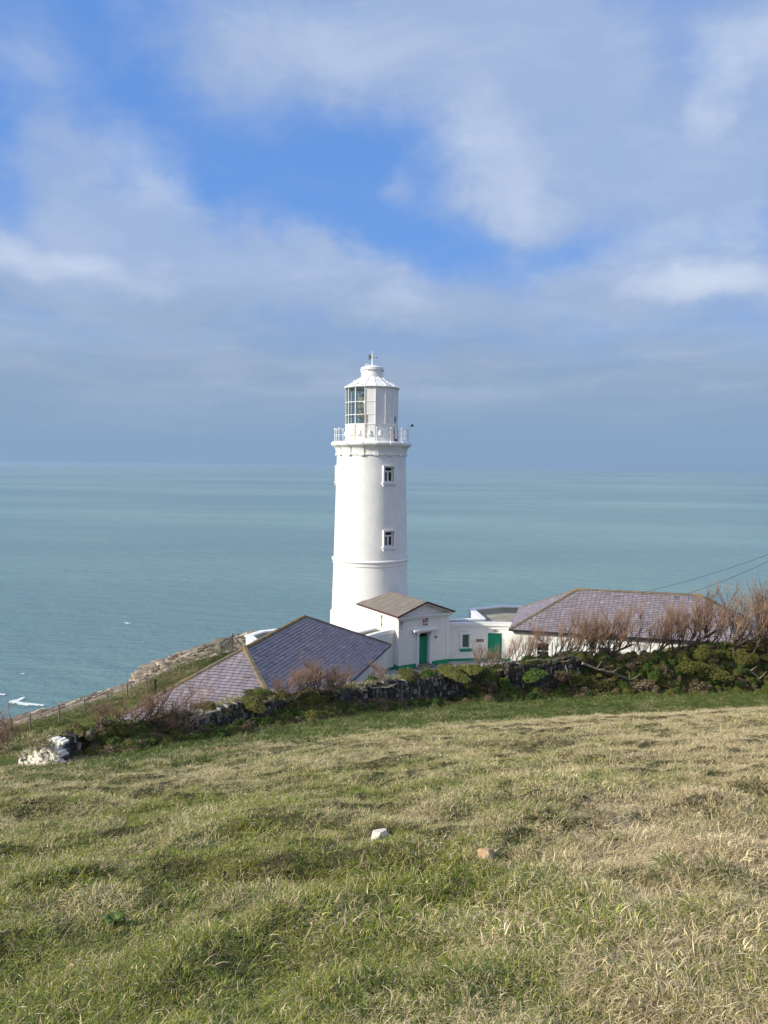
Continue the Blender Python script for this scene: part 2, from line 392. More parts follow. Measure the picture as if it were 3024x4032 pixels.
def foam(path, width, label):
    pts = np.array([at_z(x, y, SEA)[:2] for x, y in path]); n = 40
    s = np.linspace(0, len(pts)-1, n); px = np.interp(s, range(len(pts)), pts[:, 0]); py = np.interp(s, range(len(pts)), pts[:, 1])
    tg = np.stack([np.gradient(px), np.gradient(py)], 1); tg /= np.linalg.norm(tg, axis=1)[:, None]
    K = 9; v = []; e = []
    for i in range(n):
        wv = width*math.sin(PI*min(1, (i+2)/(n+3)))**.6
        for k_ in range(K):
            q = (k_/(K-1)-.5)*2; v.append((px[i]-tg[i, 1]*q*wv, py[i]+tg[i, 0]*q*wv, SEA+.05+.25*(1-q*q))); e.append((1-abs(q))*min(1, i/4, (n-1-i)/4))
    f = [(i*K+k_, (i+1)*K+k_, (i+1)*K+k_+1, i*K+k_+1) for i in range(n-1) for k_ in range(K-1)]
    me = mesh_np('sea_foam', v, f, FOAM); a = me.attributes.new('edge', 'FLOAT', 'POINT'); a.data.foreach_set('value', np.array(e, np.float32))
    o = bpy.data.objects.new('sea_foam', me); COL.objects.link(o); tag(o, label, 'foam', kind='stuff'); return o
foam([(98, 2746), (80, 2756), (52, 2766), (85, 2774), (130, 2777), (190, 2782)], 2.0, 'curl of white surf foam breaking beside the rocks')
foam([(-30, 2736), (0, 2737), (25, 2739)], 1.3, 'short streak of white foam at the frame edge')
foam([(488, 2452), (505, 2457), (520, 2455)], 1.0, 'small broken white wavelet far out on the sea')
foam([(85, 2657), (97, 2655)], 1.0, 'tiny white wave crest off the rocks')

# ------------------------------------------------------------------ sky and sun
SUN_AZ, SUN_EL = R(68), R(27)     # azimuth: degrees left of straight behind the camera
sun_dir = np.array([-math.sin(SUN_AZ)*math.cos(SUN_EL), -math.cos(SUN_AZ)*math.cos(SUN_EL), math.sin(SUN_EL)])
sl = bpy.data.lights.new('sun', 'SUN'); sl.energy = 4.7; sl.angle = R(3.0); sl.color = (1., .92, .77)
so_ = bpy.data.objects.new('sun', sl); COL.objects.link(so_)
so_.rotation_euler = Vector(sun_dir).to_track_quat('Z', 'Y').to_euler(); so_.location = (-40, -20, 60)
w = bpy.data.worlds.new('World'); scene.world = w; w.use_nodes = True
t = NT(w.node_tree); bg = w.node_tree.nodes['Background']; bg.inputs['Strength'].default_value = .091
sky = t.n('ShaderNodeTexSky', sky_type='NISHITA', sun_disc=False, sun_elevation=SUN_EL)
sky.sun_rotation = math.atan2(sun_dir[0], sun_dir[1]); sky.altitude = 60; sky.dust_density = 1.2; sky.ozone_density = 2.
dv = t.n('ShaderNodeTexCoord').outputs['Generated']
warp = t.n('ShaderNodeTexNoise'); warp.inputs['Scale'].default_value = 4.5; warp.inputs['Detail'].default_value = 7; warp.inputs['Roughness'].default_value = .58; t.l(dv, warp.inputs['Vector'])
wsub = t.n('ShaderNodeVectorMath', operation='SUBTRACT'); t.l(warp.outputs['Color'], wsub.inputs[0]); wsub.inputs[1].default_value = (.5, .5, .5)
wsc = t.n('ShaderNodeVectorMath', operation='MULTIPLY'); t.l(wsub.outputs[0], wsc.inputs[0]); wsc.inputs[1].default_value = (.27, .27, .17)
wd = t.n('ShaderNodeVectorMath', operation='ADD'); t.l(dv, wd.inputs[0]); t.l(wsc.outputs[0], wd.inputs[1]); wd = wd.outputs[0]
K9 = 3024/1659.
def blob(px, py, rx, ry):
    c = ray(px*K9, py*K9); c = c/np.linalg.norm(c)
    s = t.n('ShaderNodeVectorMath', operation='SUBTRACT'); t.l(wd, s.inputs[0]); s.inputs[1].default_value = tuple(c)
    a, b_ = rx*K9/F*.9, ry*K9/F*.9
    m = t.n('ShaderNodeVectorMath', operation='DIVIDE'); t.l(s.outputs[0], m.inputs[0]); m.inputs[1].default_value = (a, max(a, b_)*1.2, b_)
    ln = t.n('ShaderNodeVectorMath', operation='LENGTH'); t.l(m.outputs[0], ln.inputs[0])
    return t.ramp(ln.outputs['Value'], 1.25, .15)
def total(lst):
    acc = None
    for *q, amt in lst:
        v = t.math('MULTIPLY', blob(*q), amt); acc = v if acc is None else t.math('ADD', acc, v)
    return acc
clouds = total([(950, 70, 620, 150, .95), (1180, 270, 270, 230, .8), (1140, 440, 140, 100, .55), (150, 390, 230, 150, .75), (330, 500, 260, 100, .7), (120, 590, 460, 90, .8), (560, 590, 330, 80, .6),
                (1500, 600, 330, 100, .8), (1430, 450, 240, 110, .6), (1620, 220, 170, 300, .75), (860, 650, 260, 90, .7), (60, 130, 150, 150, .35), (1240, 640, 260, 90, .5), (890, 390, 60, 60, .3), (540, 180, 220, 150, .45), (420, 640, 480, 90, .6), (1000, 600, 420, 80, .45), (640, 560, 120, 60, .3), (1380, 330, 160, 140, .5)])
bright = total([(1540, 605, 220, 55, .9), (1600, 95, 110, 80, .6), (1500, 255, 50, 60, .4), (1130, 420, 90, 80, .45), (1080, 280, 90, 90, .4), (330, 400, 130, 80, .4), (110, 565, 240, 45, .55), (1235, 540, 80, 32, .55), (880, 660, 160, 60, .4), (700, 480, 70, 26, .3), (720, 90, 240, 80, .3), (1500, 500, 220, 50, .3)])
sxyz = t.n('ShaderNodeSeparateXYZ'); t.l(dv, sxyz.inputs[0]); el = sxyz.outputs[2]
fine = t.noise(t.scaled(dv, 1, 1, 2.6), 7., 9, .6, .4)
broad = t.noise(t.scaled(dv, 1, 1, 1.6), 2.6, 6, .55)
away = t.ramp(sxyz.outputs[1], .55, .1)                         # generic broken cloud round the rest of the sky
cm = t.math('ADD', clouds, t.math('MULTIPLY', t.math('SUBTRACT', fine, .5), .65))
cm = t.math('ADD', cm, t.math('MULTIPLY', away, t.ramp(broad, .42, .62)))
cm = t.math('MAXIMUM', cm, t.math('MULTIPLY', t.ramp(el, .86, .99), .6))
cm = t.math('MULTIPLY', t.ramp(cm, -.12, .9), .93)
nb = t.n('ShaderNodeVectorMath', operation='MULTIPLY'); t.l(sky.outputs[0], nb.inputs[0]); nb.inputs[1].default_value = (.9, 1.05, 1.15)
blue = t.mix(t.ramp(el, .12, .5), (1.45, 3.25, 7.4), (1.1, 2.7, 6.8))
base = t.mix(.12, blue, nb.outputs[0])
bm = t.math('ADD', bright, t.math('MULTIPLY', t.math('SUBTRACT', fine, .48), .8), clamp=True)
cc = t.mix(bm, (3.25, 4.25, 6.3), (5.9, 6.65, 7.9))
cc = t.mix(away, cc, (8.4, 8.3, 8.3))
s1 = t.mix(cm, base, cc)
# low grey-blue stratus towards the horizon, in long level streaks
wd2 = t.n('ShaderNodeVectorMath', operation='MULTIPLY_ADD'); t.l(wsub.outputs[0], wd2.inputs[0]); wd2.inputs[1].default_value = (.3, .3, .045); t.l(dv, wd2.inputs[2])
st = t.noise(t.scaled(wd2.outputs[0], 1, 1, 6.5), 2.6, 7, .58)
low = t.mix(t.ramp(el, .005, .17), (2.1, 3.25, 4.9), (2.85, 3.75, 5.2))
low = t.mix(t.math('MULTIPLY', t.ramp(st, .42, .78), t.ramp(el, .02, .13)), low, (3.75, 4.6, 5.8))
low = t.mix(t.math('MULTIPLY', t.ramp(st, .5, .3), .45), low, (2.1, 3.2, 4.8))
s2 = t.mix(t.ramp(t.math('ADD', el, t.math('MULTIPLY', t.math('SUBTRACT', fine, .5), .14)), .27, .10), s1, low)
t.l(s2, bg.inputs['Color'])
# sea haze: even air round the whole scene, its top just above the lighthouse
hzb = bpy.data.meshes.new('haze'); q = 21000.
hv = [(x_, y_, z_) for z_ in (SEA-8, 12.5) for y_ in (-q, q+600) for x_ in (-q, q)]
hzb.from_pydata(hv, [], [(0, 2, 3, 1), (4, 5, 7, 6), (0, 1, 5, 4), (2, 6, 7, 3), (0, 4, 6, 2), (1, 3, 7, 5)]); hzo = bpy.data.objects.new('haze', hzb); COL.objects.link(hzo)
hm = bpy.data.materials.new('sea_haze'); hm.use_nodes = True; hm.node_tree.nodes.remove(hm.node_tree.nodes['Principled BSDF'])
pv = hm.node_tree.nodes.new('ShaderNodeVolumePrincipled'); pv.inputs['Color'].default_value = (.50, .66, .84, 1); pv.inputs['Density'].default_value = HAZE; pv.inputs['Anisotropy'].default_value = .2
hm.node_tree.links.new(pv.outputs[0], hm.node_tree.nodes['Material Output'].inputs['Volume']); hzb.materials.append(hm); tag(hzo, 'thin sea haze in the air', 'haze', kind='stuff')
vs = scene.view_settings
scene.display_settings.display_device = 'sRGB'
vs.view_transform = 'Standard'; vs.look = 'None'; vs.gamma = 1; vs.exposure = .32; vs.use_curve_mapping = False
scene.cycles.max_bounces = 6; scene.cycles.transparent_max_bounces = 12
# ------------------------------------------------------------------ lighthouse tower
# local frame of the station: x = out of the entrance, y = to the side, z = height above the yard
def station(name, u=0., w=0.):
    p = LW(u, w); o = empty(name, (p[0], p[1], p[2]), ANG); return o, (u, w, 0)
A_CAM = -R(30.7)             # local angle of the side that faces the camera
lh, LO = station('lighthouse')
tag(lh, 'tall white round lighthouse with a sixteen sided lantern on top', 'lighthouse')
WINS = [(0., 14.84, 16.42), (0., 9.2, 10.78), (R(-121), 14.84, 16.42)]      # angle, opening bottom, top
def r_tower(h): return np.interp(h, [0, 3.2, 7.6, 17.45], [3.58, 3.50, 3.36, 3.12])
hw_ang = .46/3.2
angs = sorted(set([round(2*PI*i/96-PI, 5) for i in range(96)] + [round(a+s*hw_ang, 5) for a, *_ in WINS for s in (-1, 1)]))
angs = [a for a in angs if not any(abs(a-(w_[0]+s*hw_ang)) < .03 and abs(a-(w_[0]+s*hw_ang)) > 1e-4 for w_ in WINS for s in (-1, 1))]
hs = sorted(set(list(np.linspace(0, 17.45, 24))+[h for _, a, b in WINS for h in (a+.16, b-.06)]))
mb = MB(); n = len(angs)
mb.add([(r_tower(h)*math.cos(a), r_tower(h)*math.sin(a), h) for h in hs for a in angs], [])
fs = []
for j in range(len(hs)-1):
    for i in range(n):
        i2 = (i+1) % n; am = angs[i]+((angs[i2]-angs[i]) % (2*PI))/2; hm = (hs[j]+hs[j+1])/2
        if any(abs((am-a+PI) % (2*PI)-PI) < hw_ang-1e-4 and b0+.15 < hm < b1-.05 for a, b0, b1 in WINS): continue
        fs.append((j*n+i, j*n+i2, (j+1)*n+i2, (j+1)*n+i))
mb.f += fs; mb.m += [0]*len(fs)
mb.build('tower_shaft', M['render'], lh, smooth=40)
mb = MB(); mb.lathe([(3.40, 8.18), (3.50, 8.13), (3.54, 8.03), (3.50, 7.93), (3.43, 7.9), (3.43, 7.62), (3.36, 7.58)], 96); mb.build('string_course', M['trim'], lh, smooth=50)
mb = MB(); mb.lathe([(3.53, 3.30), (3.60, 3.22), (3.62, 3.05), (3.68, 0)], 96); mb.build('tower_plinth', M['render'], lh, smooth=50)
def rot_z(v, a): c, s = math.cos(a), math.sin(a); return [(x*c-y*s, x*s+y*c, z) for x, y, z in v]
class RMB(MB):
    """MB whose shapes are turned by ang about the tower axis"""
    def __init__(s, a): super().__init__(); s.a = a
    def add(s, vs, fs, mi=0): return super().add(rot_z(vs, s.a), fs, mi)
for a, b0, b1 in WINS:
    r = float(r_tower((b0+b1)/2)); q = r-.02
    hw = .455; o0, o1 = b0+.16, b1-.06
    m_ = RMB(a)      # moulded surround, sill and brackets
    for y0, y1, z0, z1 in ((-.60, -hw, o0, b1+.02), (hw, .60, o0, b1+.02), (-hw, hw, o1, b1+.02)): m_.box(r-.09, r+.07, y0, y1, z0, z1)
    for y0, y1, z0, z1 in ((-.64, -.585, o0+.01, b1+.06), (.585, .64, o0+.01, b1+.06), (-.58, .58, b1+.015, b1+.06)): m_.box(r-.09, r+.10, y0, y1, z0, z1)
    fr = m_.build('window', M['trim'], lh)
    m_ = RMB(a); m_.box(r-.3, r+.17, -.72, .72, o0-.13, o0); m_.box(r-.1, r+.13, -.68, .68, o0-.20, o0-.132)
    for s in (-1, 1): m_.box(r-.1, r+.11, s*.55-.07, s*.55+.07, o0-.34, o0-.202)
    m_.build('sill', M['trim'], fr)
    m_ = RMB(a)      # reveal
    for y0, y1, z0, z1 in ((-hw-.02, -hw, o0, o1), (hw, hw+.02, o0, o1), (-hw-.02, hw+.02, o1, o1+.02)): m_.box(r-.36, r-.005, y0, y1, z0, z1)
    m_.build('reveal', M['trim'], fr)
    m_ = RMB(a); xf = r-.24
    for y0, y1, z0, z1 in ((-hw, -.36, o0, o1), (.36, hw, o0, o1), (-.36, .36, o1-.09, o1), (-.36, .36, o0, o0+.14), (-.36, .36, o0+.90, o0+1.04), (-.085, .085, o0+.14, o0+.90)): m_.box(xf-.04, xf, y0, y1, z0, z1)
    m_.build('casement', M['trim'], fr)
    m_ = RMB(a); m_.box(xf-.06, xf-.045, -.37, .37, o0+.1, o1-.05); m_.build('pane', M['win_glass'], fr)
# lightning conductor strip
mb = RMB(A_CAM-R(76)); mb.add([(r_tower(h)+dx, y, h) for h in np.linspace(.2, 17.4, 12) for dx, y in ((.0, -.03), (.025, -.03), (.025, .03), (.0, .03))],
    [(i*4+k_, i*4+(k_+1) % 4, i*4+4+(k_+1) % 4, i*4+4+k_) for i in range(11) for k_ in range(4)]); mb.build('lightning_conductor', M['trim'], lh)
# gallery: cavetto corbel course, torus, deck
cav = [(3.10, 17.36), (3.22, 17.40), (3.22, 17.52)]+[(3.15+.26*(1-math.cos(a)), 17.52+.60*math.sin(a)) for a in np.linspace(0, PI/2, 8)]+[(3.44, 18.14)]
tor = [(3.42+.20*math.cos(a), 18.38+.21*math.sin(a)) for a in np.linspace(-PI/2, PI/2, 11)]
mb = MB(); mb.lathe(cav+[(3.42, 18.17)]+tor+[(2.2, 18.60)], 128); mb.build('gallery', M['render'], lh, smooth=50)
NSIDE = 16; A0 = A_CAM+R(8.6); STEP = 2*PI/NSIDE
for i in range(NSIDE):
    a = A0+i*STEP; mb = RMB(a)
    prof = [(x+.07, z) for x, z in cav[1:]]+[(3.45, 18.16)]+[(x+.045, z) for x, z in tor]
    prof[0] = (3.30, 17.33)
    nn = len(prof); back = [(3.0, 17.33), (3.0, 18.6)]
    vs = [(x, s*.185, z) for s in (-1, 1) for x, z in prof]
    fs = [(k_, k_+1, nn+k_+1, nn+k_) for k_ in range(nn-1)]
    for s, o_ in ((-1, 0), (1, nn)):
        b_ = len(vs); vs += [(x-.12, s*.185, z) for x, z in prof]
        fs += [((o_+k_), (b_+k_), (b_+k_+1), (o_+k_+1)) for k_ in range(nn-1)]
    fs.append((0, nn, nn+nn+nn, nn+nn))
    mb.add(vs, fs); mb.build('corbel', M['render'], lh, smooth=40)
# lantern
NA = [A0+i*STEP for i in range(NSIDE)]
def ring_pts(r, z, off=0): return [(r*math.cos(a+off), r*math.sin(a+off), z) for a in NA]
def poly_shell(prof, mat, name, parent, smooth=False):
    mb = MB(); vs = [p for r, z in prof for p in ring_pts(r, z)]
    mb.add(vs, [(j*16+i, j*16+(i+1) % 16, j*16+16+(i+1) % 16, j*16+16+i) for j in range(len(prof)-1) for i in range(16)]); return mb.build(name, mat, parent, smooth=smooth)
G0, G1 = 20.14, 23.36          # glazing bottom and top
poly_shell([(2.44, 18.60), (2.44, 18.82), (2.40, 18.86), (2.38, 20.02), (2.43, 20.06), (2.43, 20.15), (2.28, 20.15)], M['metal_white'], 'lantern_base', lh)
CUTS = [G0, G0+.25*(G1-G0), G0+.60*(G1-G0), G1]
RL = 2.36
mb = MB()
for i in range(16):           # vertical and horizontal glazing bars
    c, s = math.cos(NA[i]), math.sin(NA[i])
    mb.obox((RL*c, RL*s, (G0+G1)/2), (.05*c, .05*s, 0), (-.032*s, .032*c, 0), (0, 0, (G1-G0)/2))
    p, q = np.array(ring_pts(RL, 0)[i]), np.array(ring_pts(RL, 0)[(i+1) % 16])
    d = (q-p)/np.linalg.norm(q-p); nrm = np.array([d[1], -d[0], 0]); L_ = np.linalg.norm(q-p)/2-.034
    for z in CUTS[1:3]: mb.obox((p+q)/2+[0, 0, z], d*L_, nrm*.03, (0, 0, .024))
mb.build('glazing_bar', M['trim'], lh)
for i in range(16):
    th = math.degrees(((NA[i]+STEP/2-A_CAM+PI) % (2*PI))-PI)       # bearing of the panel seen from the camera side
    blank = -12 < th < 118
    p, q = np.array(ring_pts(RL-.01, 0)[i]), np.array(ring_pts(RL-.01, 0)[(i+1) % 16]); d = (q-p)/np.linalg.norm(q-p); nrm = np.array([d[1], -d[0], 0]); L_ = np.linalg.norm(q-p)/2-.02
    mb = MB(); mb.obox((p+q)/2+[0, 0, (G0+G1)/2], d*L_, nrm*.008, (0, 0, (G1-G0)/2-.005))
    o = mb.build('blank_panel' if blank else 'glass_pane', M['metal_white'] if blank else M['pane'], lh)
    if 60 < th < 84:      # peeling patch in the lowest third
        mb = MB(); c0 = (p+q)/2+nrm*.016+[0, 0, G0+.42]
        prof = [(-.2, -.05), (-.16, .28), (-.08, .12), (-.02, .42), (.05, .2), (.12, .36), (.2, .1), (.22, -.2), (.1, -.34), (.02, -.16), (-.06, -.36), (-.12, -.12)]
        vs = [c0+d*x+np.array([0, 0, y_]) for x, y_ in prof]; vs2 = [v+nrm*.003 for v in vs]
        mb.add(vs+vs2, [tuple(range(12, 24))]+[(k_, (k_+1) % 12, 12+(k_+1) % 12, 12+k_) for k_ in range(12)]); mb.build('peeling_patch', M['teal'], o)
    mb = MB()             # bell shaped ventilator under each panel
    cpt = (p+q)/2; cpt = cpt*(2.34/np.linalg.norm(cpt)); cpt[2] = 19.12
    out = cpt/np.linalg.norm(cpt[:2])*np.array([1, 1, 0])
    pr = [(.20, 0), (.185, .02), (.155, .18), (.115, .36), (.07, .45), (.0, .47)]
    vs = []; fs = []
    for k_, (wd_, z_) in enumerate(pr):
        for jx in range(7):
            a_ = PI*jx/6; vs.append(cpt+d*wd_*math.cos(a_)+out*(wd_*.8*math.sin(a_)+.02)+np.array([0, 0, z_]))
    for k_ in range(len(pr)-1):
        for jx in range(6): fs.append((k_*7+jx, k_*7+jx+1, k_*7+7+jx+1, k_*7+7+jx))
    mb.add(vs, fs); mb.build('ventilator', M['metal_white'], lh, smooth=60)
# lantern roof
rp = [(2.50, 23.34), (2.56, 23.40), (2.50, 23.46), (1.70, 23.93), (1.02, 24.38), (.96, 24.42)]
roof = poly_shell([(2.30, 23.34)]+rp, M['metal_white'], 'lantern_roof', lh)
mb = MB()
for i in range(16):
    c, s = math.cos(NA[i]), math.sin(NA[i]); pts = [(r*c, r*s, z+.015) for r, z in rp[2:5]]; mb.tube(pts, .022, 5)
mb.build('roof_seam', M['metal_white'], roof)
mb = MB(); n_ = 48; mb.tube([(1.72*math.cos(2*PI*i/n_), 1.72*math.sin(2*PI*i/n_), 24.02) for i in range(n_+1)], .016, 5)
for i in range(0, 16, 2):
    c, s = math.cos(NA[i]+.2), math.sin(NA[i]+.2); mb.tube([(1.72*c, 1.72*s, 23.88), (1.72*c, 1.72*s, 24.02)], .014, 4)
mb.build('grab_rail', M['metal_white'], roof)
for th, r_, sz in ((-34, 2.15, .10), (-38, 2.38, .07), (-20, 2.36, .09), (44, 2.35, .08), (-12, 1.5, .05)):
    mb = MB(); a = A_CAM+R(th); h_ = np.interp(r_, [1.02, 1.70, 2.5], [24.40, 23.95, 23.475])
    mb.obox((r_*math.cos(a), r_*math.sin(a), h_-.01*(2.5-r_)), (-sz*math.sin(a), sz*math.cos(a), 0), (sz*.4*math.cos(a), sz*.4*math.sin(a), -sz*.22), (.006*.5, 0, .012)); mb.build('flaked_paint', M['plaque'], roof)
mb = MB(); mb.lathe([(.90, 24.38), (1.0, 24.44), (1.0, 24.52), (.98, 24.55), (.98, 25.0), (1.10, 25.01), (1.10, 25.07), (1.0, 25.08), (1.02, 25.10), (1.02, 25.24), (.98, 25.27), (.7, 25.38), (.35, 25.47), (.14, 25.50), (0.01, 25.51)], 48)
cup = mb.build('cupola', M['metal_white'], lh, smooth=40)
for i in range(14):
    mb = MB(); a = 2*PI*i/14; mb.obox((1.06*math.cos(a), 1.06*math.sin(a), 24.98), (.05*math.cos(a), .05*math.sin(a), 0), (-.02*math.sin(a), .02*math.cos(a), 0), (0, 0, .05)); mb.build('lug', M['metal_white'], cup)
for i in range(10):
    mb = MB(); a = 2*PI*i/10+.2; mb.obox((1.0*math.cos(a), 1.0*math.sin(a), 24.66), (.02*math.cos(a), .02*math.sin(a), 0), (-.02*math.sin(a), .02*math.cos(a), 0), (0, 0, .02)); mb.build('bolt', M['metal_white'], cup)
a = A_CAM-R(120); mb = MB(); x_, y_ = .42*math.cos(A_CAM-PI/2-.2), .42*math.sin(A_CAM-PI/2-.2)
mb.tube([(x_*1.5, y_*1.5, 25.38), (x_*1.5, y_*1.5, 25.58), (x_*.8, y_*.8, 25.60), (x_*.8, y_*.8, 25.44)], .03, 6); mb.build('handle', M['metal_white'], cup)
mb = MB(); mb.lathe([(.11, 25.5), (.06, 25.62), (.05, 26.1), (.035, 26.45), (.02, 26.70), (.004, 26.86)], 10); mb.build('lightning_rod', M['trim'], lh, smooth=60)
side = np.array([-math.sin(A_CAM), math.cos(A_CAM), 0]); fwd = np.array([math.cos(A_CAM), math.sin(A_CAM), 0])
vd = side*.88+fwd*.47
mb = MB(); mb.tube([vd*-.30+np.array([0, 0, 26.17]), vd*.50+np.array([0, 0, 26.15])], .014, 5)
vane = mb.build('weather_vane', M['vane'], lh)
def plate(mb, poly, d, z0, th=.012):
    nrm = np.array([d[1], -d[0], 0]); n_ = len(poly)
    vs = [d*x+np.array([0, 0, z0+y])+nrm*s for s in (-th, th) for x, y in poly]
    mb.add(vs, [tuple(range(n_))[::-1], tuple(range(n_, 2*n_))]+[(i, (i+1) % n_, n_+(i+1) % n_, n_+i) for i in range(n_)])
mb = MB(); plate(mb, [(-.08, .0), (-.2, .24), (-.38, .30), (-.36, .14), (-.42, .08), (-.33, .0), (-.40, -.1), (-.32, -.18), (-.2, -.16)], vd, 26.18); mb.build('tail', M['vane'], vane)
mb = MB(); plate(mb, [(.38, .03), (.38, .07), (.54, 0), (.38, -.07), (.38, -.03)], vd, 26.15, .02); mb.build('arrow_head', M['vane'], vane)
# lens inside the lantern
mb = MB(); mb.lathe([(.5, 18.7), (.5, 20.0), (.62, 20.05), (.72, 20.3)], 20); lp = mb.build('lens_pedestal', M['trim_brown'], lh, smooth=40)
mb = MB(); mb.lathe([(.55, 20.35), (.95, 20.75), (1.24, 21.3), (1.30, 21.75), (1.24, 22.2), (1.0, 22.65), (.7, 22.95), (.25, 23.1)], 24); ln_ = mb.build('optic_lens', M['lens'], lh, smooth=30)
mb = MB()
for i in range(8):
    a = 2*PI*i/8+.3; mb.tube([((r_+.02)*math.cos(a), (r_+.02)*math.sin(a), z_) for r_, z_ in ((.55, 20.35), (.95, 20.75), (1.24, 21.3), (1.30, 21.75), (1.24, 22.2), (1.0, 22.65), (.7, 22.95))], .022, 4)
for r_, z_ in ((1.27, 21.45), (1.29, 22.0), (.95, 20.75), (1.0, 22.65)):
    mb.tube([((r_+.02)*math.cos(2*PI*i/24), (r_+.02)*math.sin(2*PI*i/24), z_) for i in range(25)], .018, 4)
mb.build('brass_frame', M['brass'], ln_)
# rust streaks (real stain sheets on the lantern)
def streak(mb, th, z0, z1, wd_, rr):
    a = A_CAM+R(th); c, s = math.cos(a), math.sin(a)
    zs = np.linspace(z0, z1, 9); vs = []
    for i, z in enumerate(zs):
        w_ = wd_*(.55+.45*random.random())*(1-.35*i/8)
        for sg in (-1, 1): vs.append(((rr)*c-sg*w_*s, (rr)*s+sg*w_*c, z))
    vs2 = [(x+.004*c, y+.004*s, z) for x, y, z in vs]; n_ = len(vs)
    mb.add(vs+vs2, [(n_+2*i, n_+2*i+1, n_+2*i+3, n_+2*i+2) for i in range(8)]+[(2*i, 2*i+2, n_+2*i+2, n_+2*i) for i in range(8)]+[(2*i+1, n_+2*i+1, n_+2*i+3, 2*i+3) for i in range(8)])
for q in ((-12.2, 20.98, 18.66, .075, 2.42), (-36.6, 20.05, 18.66, .06, 2.455)): mb = MB(); streak(mb, *q); mb.build('rust_stain', M['rust_pale'], lh)
for q in ((-13.4, 21.0, 18.7, .025, 2.428), (-36.8, 20.03, 18.8, .018, 2.462)): mb = MB(); streak(mb, *q); mb.build('rust_streak', M['rust'], lh)
# small door in the lantern base
a = A_CAM+R(64); c, s = math.cos(a), math.sin(a)
mb = MB(); mb.obox((2.41*c, 2.41*s, 19.27), (.035*c, .035*s, 0), (-.27*s, .27*c, 0), (0, 0, .58)); dr = mb.build('gallery_door', M['metal_white'], lh)
mb = MB()
for sg in (-1, 1): mb.obox((2.45*c-sg*.29*s, 2.45*s+sg*.29*c, 19.27), (.02*c, .02*s, 0), (-.02*s, .02*c, 0), (0, 0, .60))
mb.obox((2.45*c, 2.45*s, 18.76), (.03*c, .03*s, 0), (-.27*s, .27*c, 0), (0, 0, .10)); mb.build('rusty_frame', M['rust'], dr)
# railing
RR = 3.34
for i in range(16):
    mb = MB(); c, s = math.cos(NA[i]), math.sin(NA[i])
    mb.tube([(RR*c, RR*s, 18.58), (RR*c, RR*s, 18.66), (RR*c, RR*s, 18.67), (RR*c, RR*s, 19.70)], [.055, .055, .032, .028], 8)
    mb.lathe([(.02, 19.68), (.07, 19.70), (.065, 19.74), (.025, 19.80), (.001, 19.84)], 8, c=(RR*c, RR*s))
    mb.build('rail_post', M['trim'], lh, smooth=50)
mb = MB()
for z in (19.14, 19.66): mb = MB(); mb.tube([(RR*math.cos(2*PI*i/64), RR*math.sin(2*PI*i/64), z) for i in range(65)], .018, 5); mb.build('guard_rail', M['trim'], lh, smooth=True)
for th in [*np.arange(50, 104, 3.2), 112, 118, 124, 131, 138]:
    mb = MB(); a = A_CAM+R(th); mb.tube([(RR*math.cos(a), RR*math.sin(a), 18.72), (RR*math.cos(a), RR*math.sin(a), 19.64)], .013, 4); mb.build('baluster', M['trim'], lh)
a = A_CAM+R(98.6); c, s = math.cos(a), math.sin(a); ta = A_CAM+R(98.6)
mb = MB(); mb.tube([(RR*c, RR*s, 19.7), (RR*c, RR*s, 20.1), ((RR+.30)*c, (RR+.30)*s, 20.12)], .028, 6)
gl = mb.build('lamp_bracket', M['trim'], lh)
mb = MB(); p0 = np.array([(RR+.30)*c, (RR+.30)*s, 20.12]); dd = np.array([c*.8, s*.8, .35]); mb.tube([p0-dd*.06, p0+dd*.06, p0+dd*.08, p0+dd*.22], [.07, .07, .12, .13], 10); mb.build('green_lamp', M['lampgreen'], gl)

# ------------------------------------------------------------------ entrance hall
eh, EO = station('entrance_hall', 6., 0.)
tag(eh, 'white pedimented entrance hall with a green door at the foot of the tower', 'building')
def ebuild(mb, name, mat, parent=None, **k): return mb.build(name, mat, parent or eh, EO if parent is None else EO, **k)
BW, UF, UB, HW_ = 2.45, 8.97, 2.9, 4.28
DW, DH0, DH1 = .50, .30, 2.86
mb = MB()          # walls with the door opening left out
mb.box(UB, UF-.35, -BW, BW, 0, HW_)
mb.box(UF-.35, UF, -BW, -DW, 0, HW_); mb.box(UF-.35, UF, DW, BW, 0, HW_); mb.box(UF-.35, UF, -DW, DW, DH1, HW_); mb.box(UF-.35, UF, -DW, DW, 0, DH0-.06)
for s in (-1, 1): mb.box(UF, UF+.035, s*(BW-.10)-.13, s*(BW-.10)+.13, .4, HW_-.05)       # corner strips
ebuild(mb, 'wall', M['render_dirty'])
mb = MB()
mb.box(UF+.0, UF+.05, -BW-.03, -DW-.28, 0, .40); mb.box(UF+.0, UF+.05, DW+.28, BW+.03, 0, .40)
for s in (-1, 1): mb.box(UB+1.6, UF+.05, s*(BW+.025)-.025, s*(BW+.025)+.025, 0, .40)
ebuild(mb, 'plinth', M['green'])
